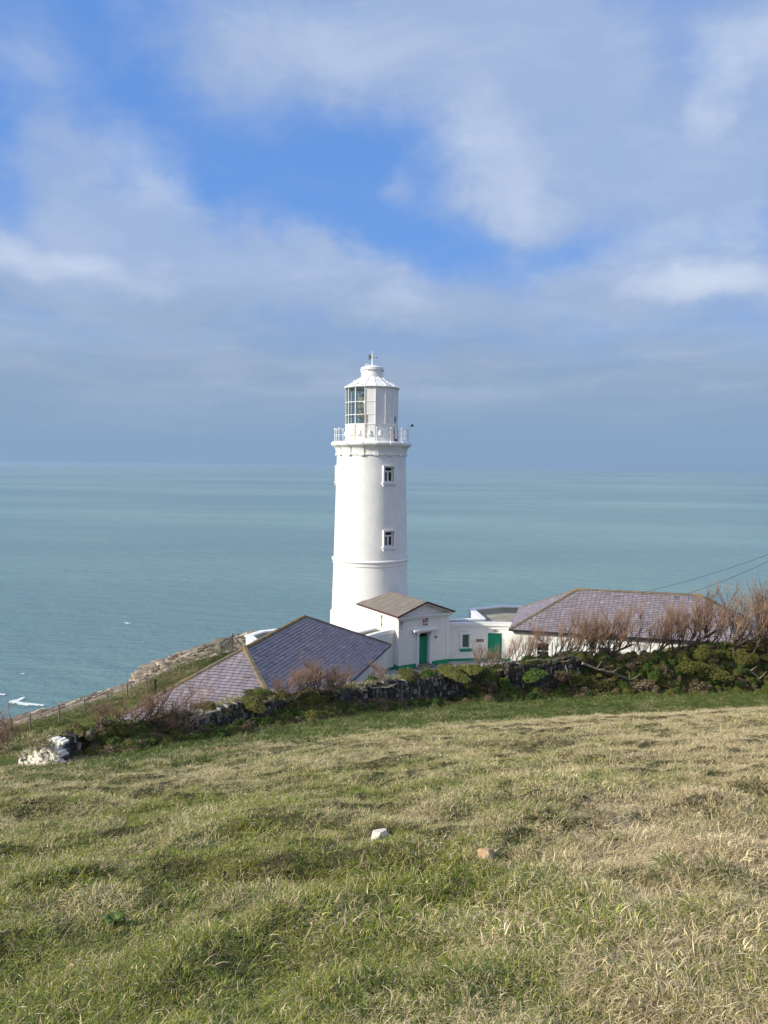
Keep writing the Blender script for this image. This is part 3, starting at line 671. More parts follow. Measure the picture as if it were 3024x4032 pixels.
# pediment: level cornice, raking cornice, tympanum
EH, RHh, EW = 4.42, 5.42, 2.78
mb = MB(); mb.box(UF-.02, UF+.30, -EW+.05, EW-.05, 4.28, 4.36); mb.box(UF-.02, UF+.22, -EW+.14, EW-.14, 4.16, 4.278); mb.box(UF-.02, UF+.10, -EW+.25, EW-.25, 4.05, 4.158)
for s in (-1, 1):
    p = np.array([UF+.14, s*(EW-.08), EH-.02]); q = np.array([UF+.14, 0, RHh-.05]); d = q-p; L_ = np.linalg.norm(d); d /= L_; nrm = np.cross(d, [1, 0, 0]); nrm = nrm if nrm[2] > 0 else -nrm
    mb.obox((p+q)/2-nrm*.05, d*L_/2, np.array([.14, 0, 0]), nrm*.07)
    for kx in range(2): mb.box(UB, UF+.1, s*(EW-.16)-.10, s*(EW-.16)+.10, 4.20-.0*kx, 4.32) if kx == 0 else None
ebuild(mb, 'pediment', M['trim'])
mb = MB(); mb.add([(UF-.05, -EW+.3, 4.36), (UF-.05, EW-.3, 4.36), (UF-.05, 0, RHh-.12), (UB, -EW+.3, 4.36), (UB, EW-.3, 4.36), (UB, 0, RHh-.12)], [(0, 1, 2), (5, 4, 3), (0, 2, 5, 3), (1, 4, 5, 2), (0, 3, 4, 1)])
ebuild(mb, 'tympanum', M['render_dirty'])
mb = MB(); u0, u1 = 2.55, UF+.40
for s in (-1, 1):
    vs = [(u0, s*EW, EH), (u1, s*EW, EH), (u1, 0, RHh), (u0, 0, RHh)]; vs2 = [(x, y, z+.06) for x, y, z in vs]
    fs = [(3, 2, 1, 0), (4, 5, 6, 7), (0, 1, 5, 4), (1, 2, 6, 5), (2, 3, 7, 6), (3, 0, 4, 7)]
    mb.add(vs+vs2, fs if s < 0 else [f[::-1] for f in fs])
rf = ebuild(mb, 'roof', M['felt'])
mb = MB()
for s in (-1, 1):
    for uu in np.arange(u0+.8, u1-.3, .92):
        p = np.array([uu, s*(EW-.02), EH+.060]); q = np.array([uu, s*.03, RHh+.060]); mb.tube([p, q], .008, 4)
ebuild(mb, 'roof_seam', M['felt'], rf)
mb = MB()
for s in (-1, 1):
    mb.box(u0, u1+.03, s*(EW+.02)-.025, s*(EW+.02)+.025, EH-.05, EH+.085)
    p = np.array([u1+.02, s*(EW-.01), EH+.02]); q = np.array([u1+.02, 0, RHh+.02]); d = q-p; L_ = np.linalg.norm(d); d /= L_; nrm = np.cross(d, [1, 0, 0]); mb.obox((p+q)/2, d*L_/2, np.array([.025, 0, 0]), nrm*.065)
ebuild(mb, 'roof_edge', M['trim_brown'], rf)
mb = MB(); p = [np.array([u0-.02, s*EW, EH+.05]) for s in (-1, 1)]; top_ = np.array([u0-.02, 0, RHh+.05])
for a_ in p: mb.tube([a_, top_], .07, 6)
ebuild(mb, 'flashing', M['trim'], rf)
# door, surround, hood, step
mb = MB(); mb.box(UF-.30, UF-.24, -DW+.03, DW-.03, DH0, 2.46); dr = ebuild(mb, 'door', M['green'])
mb = MB()
for y0, y1, z0, z1 in ((-DW+.03, -DW+.13, DH0, 2.46), (DW-.13, DW-.03, DH0, 2.46), (-DW+.13, DW-.13, 2.3, 2.46), (-DW+.13, DW-.13, DH0, .55)): mb.box(UF-.24, UF-.222, y0, y1, z0, z1)
ebuild(mb, 'door_rail', M['green'], dr)
mb = MB(); mb.tube([(UF-.22, .33, 1.32), (UF-.15, .33, 1.32)], [.02, .035], 8); ebuild(mb, 'handle', M['brass'], dr)
mb = MB(); mb.box(UF-.30, UF-.25, -DW+.03, DW-.03, 2.47, DH1-.02); ebuild(mb, 'transom', M['dark_in'])
mb = MB(); mb.box(UF-.34, UF-.31, -DW-.0, DW+.0, DH0-.05, DH1); ebuild(mb, 'door_lining', M['dark_in'])
mb = MB(); mb.box(UF-.345, UF+.02, DW-.02, DW-.002, DH0, DH1); mb.box(UF-.345, UF+.02, -DW+.002, -DW+.02, DH0, DH1); ebuild(mb, 'door_jamb', M['trim'])
mb = MB()
for s in (-1, 1):
    mb.box(UF, UF+.09, s*(DW+.13)-.12, s*(DW+.13)+.12, .0, 2.78); mb.box(UF, UF+.12, s*(DW+.13)-.05, s*(DW+.13)+.05, .3, 2.70)
    mb.box(UF, UF+.26, s*(DW+.16)-.10, s*(DW+.16)+.10, 2.80, 3.00); mb.box(UF, UF+.16, s*(DW+.16)-.09, s*(DW+.16)+.09, 2.62, 2.797)
mb.box(UF, UF+.08, -DW-.0, DW+.0, 2.86, 3.0)
ebuild(mb, 'door_surround', M['trim'])
mb = MB(); mb.box(UF, UF+.36, -1.12, 1.12, 3.003, 3.09); mb.box(UF, UF+.42, -1.18, 1.18, 3.092, 3.16); mb.add([(UF, -1.18, 3.163), (UF+.42, -1.18, 3.163), (UF+.42, 1.18, 3.163), (UF, 1.18, 3.163), (UF, -1.1, 3.25), (UF, 1.1, 3.25)], [(0, 4, 5, 3), (0, 1, 4), (2, 3, 5), (1, 2, 5, 4)])
ebuild(mb, 'door_hood', M['trim'])
mb = MB(); mb.box(UF+.0, UF+.62, -.92, .86, -.05, .14); mb.box(UF-.2, UF+.28, -.62, .6, .142, .27); ebuild(mb, 'doorstep', M['step'])
mb = MB(); mb.tube([(UF+.02, .05, 2.70), (UF+.16, .05, 2.74), (UF+.24, .08, 2.66)], [.04, .05, .09], 8); mb.box(UF, UF+.05, -.10, .2, 2.62, 2.80); tag(ebuild(mb, 'door_lamp', M['black']))
mb = MB(); mb.box(UF, UF+.10, 1.08, 1.26, 2.30, 2.46); ebuild(mb, 'alarm_box', M['bulkhead'])
# downpipe and rust on the seaward side wall
mb = MB(); mb.tube([(6.35, -BW-.06, 4.2), (6.35, -BW-.06, 3.1)], .045, 8); dp = ebuild(mb, 'downpipe', M['rust_pale'])
for z0 in (3.9, 3.3): mb = MB(); mb.box(6.28, 6.42, -BW-.13, -BW, z0, z0+.06); ebuild(mb, 'bracket', M['rust'], dp)
for y0, y1, z0 in ((-2.38, -2.33, 3.45), (-2.29, -2.25, 3.7), (-2.20, -2.17, 3.3), (-2.12, -2.06, 3.75)): mb = MB(); mb.box(UF+.036, UF+.041, y0, y1, z0, 4.06); ebuild(mb, 'rust_stain', M['rust'])
# enamel crest above the door
cr = empty('enamel_crest', tuple(LW(UF+.0, .12, 3.75)), ANG); tag(cr, 'square red and white enamel crest above the green entrance door', 'crest')
mb = MB(); mb.box(.003, .03, -.235, .235, -.29, .29); mb.build('backing', M['crest_red'], cr)
mb = MB()
for poly in ([(-.20, -.25), (-.06, -.25), (-.10, -.12), (-.02, -.06), (-.05, .0), (-.14, -.02), (-.2, .03)], [(.0, -.18), (.2, -.25), (.2, .0), (.1, .03), (.06, -.03), (.0, -.03)],
             [(-.2, .13), (-.07, .10), (-.03, .2), (-.08, .25), (-.2, .25)], [(-.02, .0), (.03, .0), (.04, .2), (-.01, .24)], [(.08, .06), (.2, .09), (.2, .13), (.09, .12)]):
    n_ = len(poly); mb.add([(.031, y, z) for y, z in poly]+[(.036, y, z) for y, z in poly], [tuple(range(n_, 2*n_))]+[(i, (i+1) % n_, n_+(i+1) % n_, n_+i) for i in range(n_)])
mb.build('emblem', M['crest_pale'], cr)

# ------------------------------------------------------------------ flat roofed wings
RC_U, RC = 20., 11.9
def arc_pt(th, m, dr=0.): return (RC_U-(RC-dr)*math.cos(th), m*(RC-dr)*math.sin(th))
TH0, TH1 = math.asin(2.45/RC), math.asin(7.75/RC)
def solve_th(w): return math.asin(w/RC)
def wing(m, label):
    o, off = station('flat_roofed_wing', 7., m*6.); tag(o, label, 'building')
    def B(mb, name, mat, parent=None, **k): return mb.build(name, mat, parent or o, off, **k)
    N_ = 28; ths = np.linspace(TH0, TH1, N_+1)
    ops = {1: [('w', solve_th(4.02), solve_th(4.62), 1.05, 2.27), ('d', solve_th(6.02), solve_th(7.02), .06, 2.36)], -1: [('w', solve_th(4.6), solve_th(5.2), 1.05, 2.27)]}[m]
    ths = sorted(set(list(ths)+[q for op in ops for q in op[1:3]]))
    mb = MB(); H1 = 2.98
    def seg(mb, t0, t1, d0, d1, z0, z1):
        a, b, c, d = arc_pt(t0, m, d0), arc_pt(t1, m, d0), arc_pt(t1, m, d1), arc_pt(t0, m, d1); poly = [a, b, c, d]
        mb.prism(poly, z0, z1)
    for t0, t1 in zip(ths[:-1], ths[1:]):
        if t1-t0 < 1e-5: continue
        tm = (t0+t1)/2; op = [q for q in ops if q[1] < tm < q[2]]
        if op:
            if op[0][3] > 0: seg(mb, t0, t1, 0, -.3, 0, op[0][3])
            seg(mb, t0, t1, 0, -.3, op[0][4], H1)
        else: seg(mb, t0, t1, 0, -.3, 0, H1)
    B(mb, 'wall', M['render'])
    mb = MB()
    for t0, t1 in zip(ths[:-1], ths[1:]):
        if not any(q[0] == 'd' and q[1] < (t0+t1)/2 < q[2] for q in ops): seg(mb, t0, t1, .03, 0, 0, .20)
    B(mb, 'plinth', M['green'])
    mb = MB(); tt = np.linspace(TH0, TH1+.015, 30)
    for t0, t1 in zip(tt[:-1], tt[1:]): seg(mb, t0, t1, .03, 0, 2.70, 2.76); seg(mb, t0, t1, .10, -.36, 2.985, 3.07); seg(mb, t0, t1, .06, -.33, 3.072, 3.28)
    B(mb, 'parapet_coping', M['trim'])
    # rear parapet: along the hall, out, back and behind the cottage
    line = [(1.2, 4.05), (7.0, 3.75), (8.05, 6.65), (3.9, 8.6), (3.95, 12.1), (4.9, 13.6), (7.4, 13.9)]
    mb = MB(); mi_ = MB(); cp = MB()
    for (a, b), (c, d) in zip(line[:-1], line[1:]):
        p = np.array([a, m*b]); q = np.array([c, m*d]); dd = q-p; L_ = np.linalg.norm(dd); dd /= L_; nn_ = np.array([-dd[1], dd[0]])*m
        mid = (p+q)/2
        mb.obox((*(mid+nn_*.055), 1.56), (*(dd*(L_/2+.1)), 0), (*(nn_*.10), 0), (0, 0, 1.56)); mi_.obox((*(mid-nn_*.155), 1.56), (*(dd*(L_/2+.1)), 0), (*(nn_*.105), 0), (0, 0, 1.555))
        cp.obox((*(mid-nn_*.05), 3.20+.002*len(cp.v)/8), (*(dd*(L_/2+.19)), 0), (*(nn_*.27), 0), (0, 0, .065))
    B(mb, 'rear_wall', M['render']); B(mi_, 'parapet_lining', M['parapet_in']); B(cp, 'rear_coping', M['trim'])
    mb = MB(); fr_ = [arc_pt(t_, m, -.2) for t_ in np.linspace(TH0-.06, TH1+.12, 14)]
    poly = [(2.0, m*2.4)]+[(7.6, m*2.4)]+fr_+[(12.8, m*9.0), (8., m*14.), (4.9, m*13.6), (3.95, m*12.1), (3.9, m*8.6), (8.05, m*6.65), (7.0, m*3.75), (2., m*4.0)]
    mb.prism([p for p in poly], 2.66, 2.76); B(mb, 'flat_roof', M['flat_roof'])
    for kind, t0, t1, z0, z1 in ops:
        tm = (t0+t1)/2; c = np.array([*arc_pt(tm, m), 0]); nrm = np.array([math.cos(tm), -m*math.sin(tm), 0]); d = np.array([math.sin(tm)*1., m*math.cos(tm), 0])*1.; hw = RC*(t1-t0)/2
        def bx(mb, x0, x1, n0, n1, za, zb): mb.obox(c+d*(x0+x1)/2+nrm*(n0+n1)/2+[0, 0, (za+zb)/2], d*(x1-x0)/2, nrm*(n1-n0)/2, (0, 0, (zb-za)/2))
        if kind == 'w':
            mb = MB()
            for x0, x1, za, zb in ((-hw-.20, -hw, z0, z1+.0), (hw, hw+.20, z0, z1+.0), (-hw-.2, hw+.2, z1+.002, z1+.17)): bx(mb, x0, x1, -.02, .07, za, zb)
            fr2 = B(mb, 'window', M['trim'])
            mb = MB(); bx(mb, -hw-.22, hw+.22, -.2, .16, z0-.15, z0-.002); bx(mb, -hw-.18, hw+.18, -.02, .10, z0-.24, z0-.152); B(mb, 'sill', M['green'], fr2)
            mb = MB()
            for x0, x1, za, zb in ((-hw, -hw+.06, z0, z1), (hw-.06, hw, z0, z1), (-hw+.06, hw-.06, z1-.06, z1), (-hw+.06, hw-.06, z0, z0+.1)): bx(mb, x0, x1, -.16, -.11, za, zb)
            B(mb, 'sash', M['trim'], fr2)
            mb = MB(); bx(mb, -hw, hw, -.20, -.17, z0, z1); B(mb, 'curtain', M['curtain'], fr2)
            mb = MB(); bx(mb, -hw+.06, hw-.06, -.145, -.135, z0+.1, z1-.06); B(mb, 'pane', glass_mat('cottage_pane', (.7, .8, .82), .18), fr2)
        else:
            mb = MB(); bx(mb, -hw, hw, -.22, -.16, z0, z1-.05); dd_ = B(mb, 'door', M['green'])
            mb = MB()
            for q in range(6): bx(mb, -hw+.03+q*2*hw/6, -hw+.03+(q+.93)*2*hw/6-.02, -.158, -.148, z0+.12, z1-.2)
            bx(mb, -hw, hw, -.158, -.14, z1-.19, z1-.05); B(mb, 'door_board', M['green'], dd_)
            mb = MB(); bx(mb, -hw+.02, -hw+.1, -.14, -.08, 1.05, 1.2); B(mb, 'handle', M['black'], dd_)
            mb = MB(); bx(mb, -hw, hw, -.28, -.225, z0, z1); B(mb, 'door_lining', M['dark_in'])
            mb = MB(); bx(mb, -hw-.1, -hw, -.02, .03, z0, z1); bx(mb, hw, hw+.1, -.02, .03, z0, z1); bx(mb, -hw-.1, hw+.1, -.02, .03, z1+.002, z1+.1); B(mb, 'door_frame', M['trim'])
            mb = MB(); bx(mb, -.13, .13, .0, .10, z1+.16, z1+.31); B(mb, 'bulkhead_lamp', M['bulkhead'])
    mb = MB(); tm = solve_th(4.30); c = np.array([*arc_pt(tm, m), 0]); mb.tube([c+[.03, 0, 2.35], c+[.03, 0, 2.7]], .02, 5); B(mb, 'overflow_pipe', M['trim'])
    return o
wing(1, 'curved white flat roofed wing with a window and green plank door beside the hall')
wing(-1, 'flat roofed curved white wing partly hidden behind the slate roof of the nearer cottage')
tm = solve_th(5.42); c = arc_pt(tm, 1, .003); pl = empty('name_plaque', tuple(LW(c[0], c[1], 1.72)), ANG-tm)
tag(pl, 'small brown name plaque on the white wall beside the plank door', 'plaque')
mb = MB(); mb.box(.0, .025, -.33, .33, -.11, .11); mb.build('board', M['plaque'], pl)
mb = MB(); x = -.27
for i in range(7): mb.box(.026, .031, x, x+.045, -.055, .055); x += .082
mb.build('lettering', M['plaque_mark'], pl)

# ------------------------------------------------------------------ cottages
def slates(mb, A, B, C, D, tints, rng, col=(1, 1, 1), row=.218, wid=.36):
    """lay slates on the slope A-B (eave) to D-C (top)"""
    A, B, C, D = [np.asarray(p, float) for p in (A, B, C, D)]
    ex = (B-A)/np.linalg.norm(B-A); nrm = np.cross(ex, D-A); nrm /= np.linalg.norm(nrm); nrm = nrm if nrm[2] > 0 else -nrm
    up = np.cross(nrm, ex); up = up if up[2] > 0 else -up
    L = np.linalg.norm(B-A); dx0 = (D-A)@ex; dy = (D-A)@up; cx1 = (C-A)@ex
    nr = int(dy/row)
    for j in range(nr+1):
        v0 = j*row; v1 = min(v0+row*1.02, dy+.05); vm = min((v0+row*.5)/dy, 1)
        xa = dx0*vm; xb = L+(cx1-L)*vm; x = xa-rng.random()*.02-(.5*wid if j % 2 else 0)
        while x < xb:
            w_ = wid*(.96+.08*rng.random()); a, b = max(x, xa), min(x+w_-.022, xb)
            if b-a > .03:
                lift = .036+.014*rng.random()+(.02 if rng.random() < .03 else 0); sl = (rng.random()-.5)*.010; dv = -.012*rng.random() if rng.random() < .85 else -.03*rng.random()
                P = lambda s_, v_, h_: A+ex*s_+up*v_+nrm*h_
                vs = [P(a, v0+dv, lift-sl), P(b, v0+dv, lift+sl), P(b, v1, .008), P(a, v1, .008), P(a, v0+dv, .0), P(b, v0+dv, .0)]
                mb.add(vs, [(0, 1, 2, 3), (4, 5, 1, 0)])
                g = .86+.26*rng.random(); q = rng.random(); hue = (1+(rng.random()-.5)*.08, 1, 1+(rng.random()-.5)*.08)
                c_ = [g*col[i]*hue[i] for i in range(3)]
                if q < .008: c_ = [1.35, 1.5, 1.35]
                elif q < .04: c_ = [.75*x_ for x_ in c_]
                tints.append(c_); tints.append([x_*.22 for x_ in c_])  # front edge face darkened, painting in the shade under each slate
            x += w_
def cottage(m, label, wins):
    u0, w0 = COT[m]; p = LW(u0, w0); o = empty('slate_roofed_cottage', tuple(p), ANG+m*PI/4); tag(o, label, 'cottage')
    # local x = along the ridge away from the tower, local y*m<0 = yard front
    L, HW, INS, ZE, ZR = 9.63, 4.78, 5.28, 3.32, 6.14
    fy = -m
    e = lambda sx, sy: np.array([sx*(L/2+INS), sy*fy*HW, ZE]); r = lambda sx: np.array([sx*L/2, 0, ZR])      # sy=+1 is the yard front
    rng = random.Random(5+m)
    XW, YW = L/2+INS-.32, HW-.32
    mb = MB()
    ops = wins
    # front wall with openings (others plain)
    mb.box(-XW, XW, -YW*1., -YW+.3, 0, ZE) if fy > 0 else mb.box(-XW, XW, YW-.3, YW, 0, ZE)
    for sx in (-1, 1): mb.box(sx*XW-.15, sx*XW+.15, -YW+.3, YW-.3, 0, ZE)
    xs = [-XW]
    for (xc, hw, z0, z1) in sorted(ops):
        a, b = (YW-.3, YW) if fy > 0 else (-YW, -YW+.3)
        mb.box(xs[-1], xc-hw, a, b, 0, ZE); mb.box(xc-hw, xc+hw, a, b, 0, z0); mb.box(xc-hw, xc+hw, a, b, z1, ZE); xs.append(xc+hw)
    a, b = (YW-.3, YW) if fy > 0 else (-YW, -YW+.3); mb.box(xs[-1], XW, a, b, 0, ZE)
    mb.build('wall', M['render'], o)
    mb = MB(); s = fy*(YW+.02); mb.box(-XW-.03, XW+.03, min(s, s+fy*.02), max(s, s+fy*.02), ZE-.32, ZE-.26); mb.build('string_course', M['trim'], o)
    for (xc, hw, z0, z1) in ops:
        f0 = fy*YW
        def bx(mb, x0, x1, n0, n1, za, zb): y0, y1 = sorted((f0+fy*n0, f0+fy*n1)); mb.box(x0, x1, y0, y1, za, zb)
        mb = MB(); bx(mb, xc-hw-.18, xc-hw, -.02, .06, z0, z1); bx(mb, xc+hw, xc+hw+.18, -.02, .06, z0, z1); bx(mb, xc-hw-.18, xc+hw+.18, -.02, .06, z1+.002, z1+.16); fr = mb.build('window', M['trim'], o)
        mb = MB(); bx(mb, xc-hw-.22, xc+hw+.22, -.15, .14, z0-.16, z0-.002); mb.build('sill', M['green'], fr)
        mb = MB(); bx(mb, xc-hw, xc-hw+.07, -.16, -.1, z0, z1); bx(mb, xc+hw-.07, xc+hw, -.16, -.1, z0, z1); bx(mb, xc-hw+.07, xc+hw-.07, -.16, -.1, z1-.07, z1); bx(mb, xc-hw+.07, xc+hw-.07, -.16, -.1, z0, z0+.09); bx(mb, xc-hw+.07, xc+hw-.07, -.15, -.09, (z0+z1)/2-.03, (z0+z1)/2+.03); mb.build('sash', M['trim'], fr)
        mb = MB(); bx(mb, xc-hw, xc+hw, -.20, -.165, z0, z1); mb.build('pane', M['win_glass'], fr)
    # roof
    base = MB(); c4 = [e(-1, -1), e(1, -1), e(1, 1), e(-1, 1)]
    base.add([*c4, r(-1), r(1), *[v-np.array([0, 0, .1]) for v in c4]], [(0, 1, 5, 4), (1, 2, 5), (2, 3, 4, 5), (3, 0, 4), (9, 8, 7, 6), (0, 6, 7, 1), (1, 7, 8, 2), (2, 8, 9, 3), (3, 9, 6, 0)])
    roof = base.build('roof', M['slate_base'], o)
    mb = MB(); tints = []
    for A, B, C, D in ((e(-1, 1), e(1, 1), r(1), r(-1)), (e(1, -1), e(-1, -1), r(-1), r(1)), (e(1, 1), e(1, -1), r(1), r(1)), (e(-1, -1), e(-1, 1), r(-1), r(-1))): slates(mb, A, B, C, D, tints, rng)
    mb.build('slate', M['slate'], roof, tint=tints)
    def cap(pts, n, mat, name, gold=None):
        mb = MB(); p, q = [np.asarray(v) for v in pts]; d = q-p; Lh = np.linalg.norm(d); d /= Lh; side = np.cross(d, [0, 0, 1]); side /= np.linalg.norm(side); upv = np.cross(side, d)
        for i in range(n):
            a = p+d*Lh*i/n; b = p+d*Lh*(i+.97)/n; h_ = .075+.012*rng.random()
            mi = 1 if gold and gold(i/n) else 0
            vs = [v+side*s*.17-upv*.03 for v in (a, b) for s in (-1, 1)]+[v+side*s*.09+upv*h_ for v in (a, b) for s in (-1, 1)]
            mb.add(vs, [(0, 2, 6, 4), (3, 1, 5, 7), (4, 6, 7, 5), (0, 4, 5, 1), (2, 3, 7, 6)], mi)
        mb.build(name, [mat, M['ridge_gold']], roof)
    if m > 0: g1 = lambda t_: t_ < .06 or t_ > .93 or (.44 < t_ < .47); g2 = lambda t_: t_ > .94 or (.3 < t_ < .32)
    else: g1 = lambda t_: (int(t_*40) % 5 < 3); g2 = lambda t_: t_ > .93 or (int(t_*37) % 9 == 0)
    cap((r(-1), r(1)), 22, M['ridge'], 'ridge_tile', g1)
    for sx in (-1, 1):
        for sy in (-1, 1): cap((e(sx, sy), r(sx)), 18, M['ridge'], 'hip_tile', g2)
    mb = MB(); n4 = 4
    for i in range(4):
        a, b = c4[i], c4[(i+1) % 4]; mb.tube([a-[0, 0, .06]+(a-[0, 0, ZE])*0, b-[0, 0, .06]], .075, 8)
    mb.build('gutter', M['gutter'], roof)
    return o
cottage(1, 'white cottage with purple slate hipped roof standing beyond the bare tamarisk hedge', [(-7.4, .5, 1.0, 2.3), (-2.6, .5, 1.0, 2.3), (2.6, .5, 1.0, 2.3), (7.4, .5, 1.0, 2.3)])
cottage(-1, 'sunken white cottage whose slate hipped roof shows just behind the stone wall', [(-6.2, .5, 1.0, 2.3), (-1.6, .5, 1.0, 2.3), (3.2, .5, 1.0, 2.3)])
# paving in front of the hall
mb = MB(); pts = []
for m in (-1, 1):
    for t_ in np.linspace(0, 1, 12): pass
arc_o = [arc_pt(t_, 1, -.1) for t_ in np.linspace(0, TH1+.1, 14)]; path_in = [(u, -w) for u, w in arc_o[::-1]]+arc_o[1:]
path_out = [(u+3.2*math.cos(math.atan2(w, RC_U-u)), w*.80) for u, w in path_in]
vs = [(u, w, .0+.018) for u, w in path_in]+[(u, w, .0+.018) for u, w in path_out]; n_ = len(path_in)
wp = [tuple(LW(u, w, h)) for u, w, h in vs]
mb.add(wp, [(i, n_+i, n_+i+1, i+1) for i in range(n_-1)])
po = mb.build('path', M['paving']); tag(po, 'grey flagstone path in front of the entrance hall', 'path', kind='structure')
if po.data.polygons[0].normal.z < 0: po.data.flip_normals()
# ------------------------------------------------------------------ dry stone facing of the bank
M['stone'] = surf('dark_slate_stone', (.075, .07, .064), (.038, .036, .035), 5, .8, .4, 25, attr='tint')
M['whitewash'] = surf('flaking_whitewash', (.82, .80, .76), (.66, .63, .58), 4, .85, .45, 22, attr='tint')
M['soil'] = surf('shaded_bank_soil', (.035, .028, .018), (.022, .02, .014), 3, .95, .5, 12)
def curve_at(s): return [np.interp(s, SS, CV[:, i]) for i in range(6)]
def s_of_px(px): return float(np.interp(px, CV[:, 5], SS))
def stone(mb, tints, s, zc, wl, hh, dep, tint, off, rng, tilt=.06):
    x, y, *_ = curve_at(s); x2, y2, *_ = curve_at(s+.1); t_ = np.array([x2-x, y2-y, 0]); t_ /= np.linalg.norm(t_)+1e-9; n_ = np.array([-t_[1], t_[0], 0])
    a = (rng.random()-.5)*tilt*2; up = np.array([0, 0, 1]); ax = t_*math.cos(a)+up*math.sin(a); az = up*math.cos(a)-t_*math.sin(a)
    c = np.array([x, y, zc])+n_*(dep-.02+off)
    o_ = len(mb.v); mb.obox(c, ax*wl/2, n_*dep, az*hh/2)
    for i in range(o_, o_+8):
        p = mb.v[i]; mb.v[i] = tuple(p[j]+(rng.random()-.5)*min(wl, hh, .12)*.28 for j in range(3))
    tints += [tint]*6
rng = random.Random(3)
def wall_stretch(px0, px1, name, label):
    mb = MB(); tints = []; s0, s1 = s_of_px(px0), s_of_px(px1)
    top = lambda s: curve_at(s)[2]; foot = lambda s: curve_at(s)[3]
    z = 0
    for c_ in range(14):
        s = s0+rng.random()*.1
        while s < s1:
            zf, zt = foot(s)-.12, top(s); Hh = zt-zf; nc = max(2, round(Hh/.235)); ch = Hh/nc
            if c_ >= nc: s += .3; continue
            w_ = .05+.065*rng.random() if rng.random() < .85 else .13+.12*rng.random()
            edge = min((s-s0), (s1-s))
            if edge < .5 and rng.random() < .35*(c_/nc): s += w_; continue
            zc = zf+ch*(c_+.5)+.12*math.sin(s*1.3+c_*.4)+(rng.random()-.5)*.05+(.07*(rng.random()-.3) if c_ == nc-1 else 0); hh = ch*(.8+.3*rng.random())
            g = .7+.7*rng.random(); q = rng.random(); tint = (g, g, g*1.02)
            if q < .10: tint = (5.5, 5.2, 4.7)
            elif q < .26: tint = (2.4, 2.4, 2.3)
            elif q < .33: tint = (1.6, 1.15, .7)
            elif q < .42: tint = (1.2, 1.4, .6)
            stone(mb, tints, s+w_/2, zc, w_*.96, hh, .17, tint, rng.random()*.06, rng); s += w_
    # packed earth core behind the stones
    n_ = 40; o_ = len(mb.v); vs = []
    for i in range(n_+1):
        s = s0+(s1-s0)*i/n_; x, y, zt, zf, *_ = curve_at(s); x2, y2, *_ = curve_at(s+.1); t_ = np.array([x2-x, y2-y]); t_ /= np.linalg.norm(t_); nn = np.array([-t_[1], t_[0]])
        for dd, z_ in ((.14, zf-.3), (.14, zt-.06), (.75, zt-.06), (.75, zf-.3)): vs.append((x+nn[0]*dd, y+nn[1]*dd, z_))
    mb.add(vs, [(i*4+k_, i*4+(k_+1) % 4, i*4+4+(k_+1) % 4, i*4+4+k_) for i in range(n_) for k_ in range(4)]+[(0, 1, 2, 3), (n_*4+3, n_*4+2, n_*4+1, n_*4)]); tints += [(.5, .45, .35)]*(n_*4+2)
    o = mb.build(name, M['stone'], tint=tints); tag(o, label, 'wall'); return o
wall_stretch(240, 330, 'dry_stone_wall', 'dark mossy stub of stone wall joining the whitewashed wall end')
wall_stretch(740, 1135, 'dry_stone_wall', 'dry stone wall of upright dark slates below the nearer slate roof')
wall_stretch(1310, 1890, 'dry_stone_wall', 'longest dry stone wall of upright dark slates with scattered white stones, below the entrance path')
wall_stretch(1985, 2290, 'dry_stone_wall', 'deeply shaded dark stone wall under the tamarisks and the far cottage')
# whitewashed end of the wall, its broken face turned to the sun, stones laid flat
mb = MB(); tints = []; wa = at_y(66, 3014, 25.0); wb_ = at_y(240, 2994, 24.0); wd_ = wb_-wa; WL = np.hypot(wd_[0], wd_[1]); wt = np.array([wd_[0], wd_[1], 0])/WL; wn = np.array([-wt[1], wt[0], 0])
c_ = 0; zc = -.12
while zc < 1.0:
    h_ = .045+.05*rng.random(); s = rng.random()*.1
    while s < WL:
        f_ = s/WL; topz = .28+.42*min(1, f_/.6)+.04*math.sin(f_*19); foot = wa[2]+(wb_[2]-wa[2])*f_
        w_ = .07+.20*rng.random()**1.3
        if zc < topz and s+w_ < WL+.08:
            q = rng.random(); g = .9+.2*rng.random(); tint = (g, g*.99, g*.96)
            if q < .08: tint = (.14, .13, .12)
            elif q < .17: tint = (.5, .45, .38)
            a = (rng.random()-.5)*.16; ax = wt*math.cos(a)+np.array([0, 0, 1])*math.sin(a); az = np.array([0, 0, 1])*math.cos(a)-wt*math.sin(a)
            c = np.array([wa[0], wa[1], foot+zc+h_/2])+wt*(s+w_/2)+wn*(.12+(rng.random()-.5)*.10+.10*zc); o_ = len(mb.v); mb.obox(c, ax*w_*.48, wn*.12, az*h_*.46)
            for k_ in range(o_, o_+8): mb.v[k_] = tuple(mb.v[k_][j]+(rng.random()-.5)*.026 for j in range(3))
            tints += [tint]*6
        s += w_
    zc += h_
mb.obox(np.array([wa[0], wa[1], (wa[2]+wb_[2])/2-.1])+wt*WL*.64+wn*.32, wt*WL*.30, wn*.16, (0, 0, .60)); tints += [(.12, .11, .1)]*6
o = mb.build('whitewashed_wall_end', M['whitewash'], tint=tints); tag(o, 'broken end of a dry stone wall with flaking whitewash', 'wall')

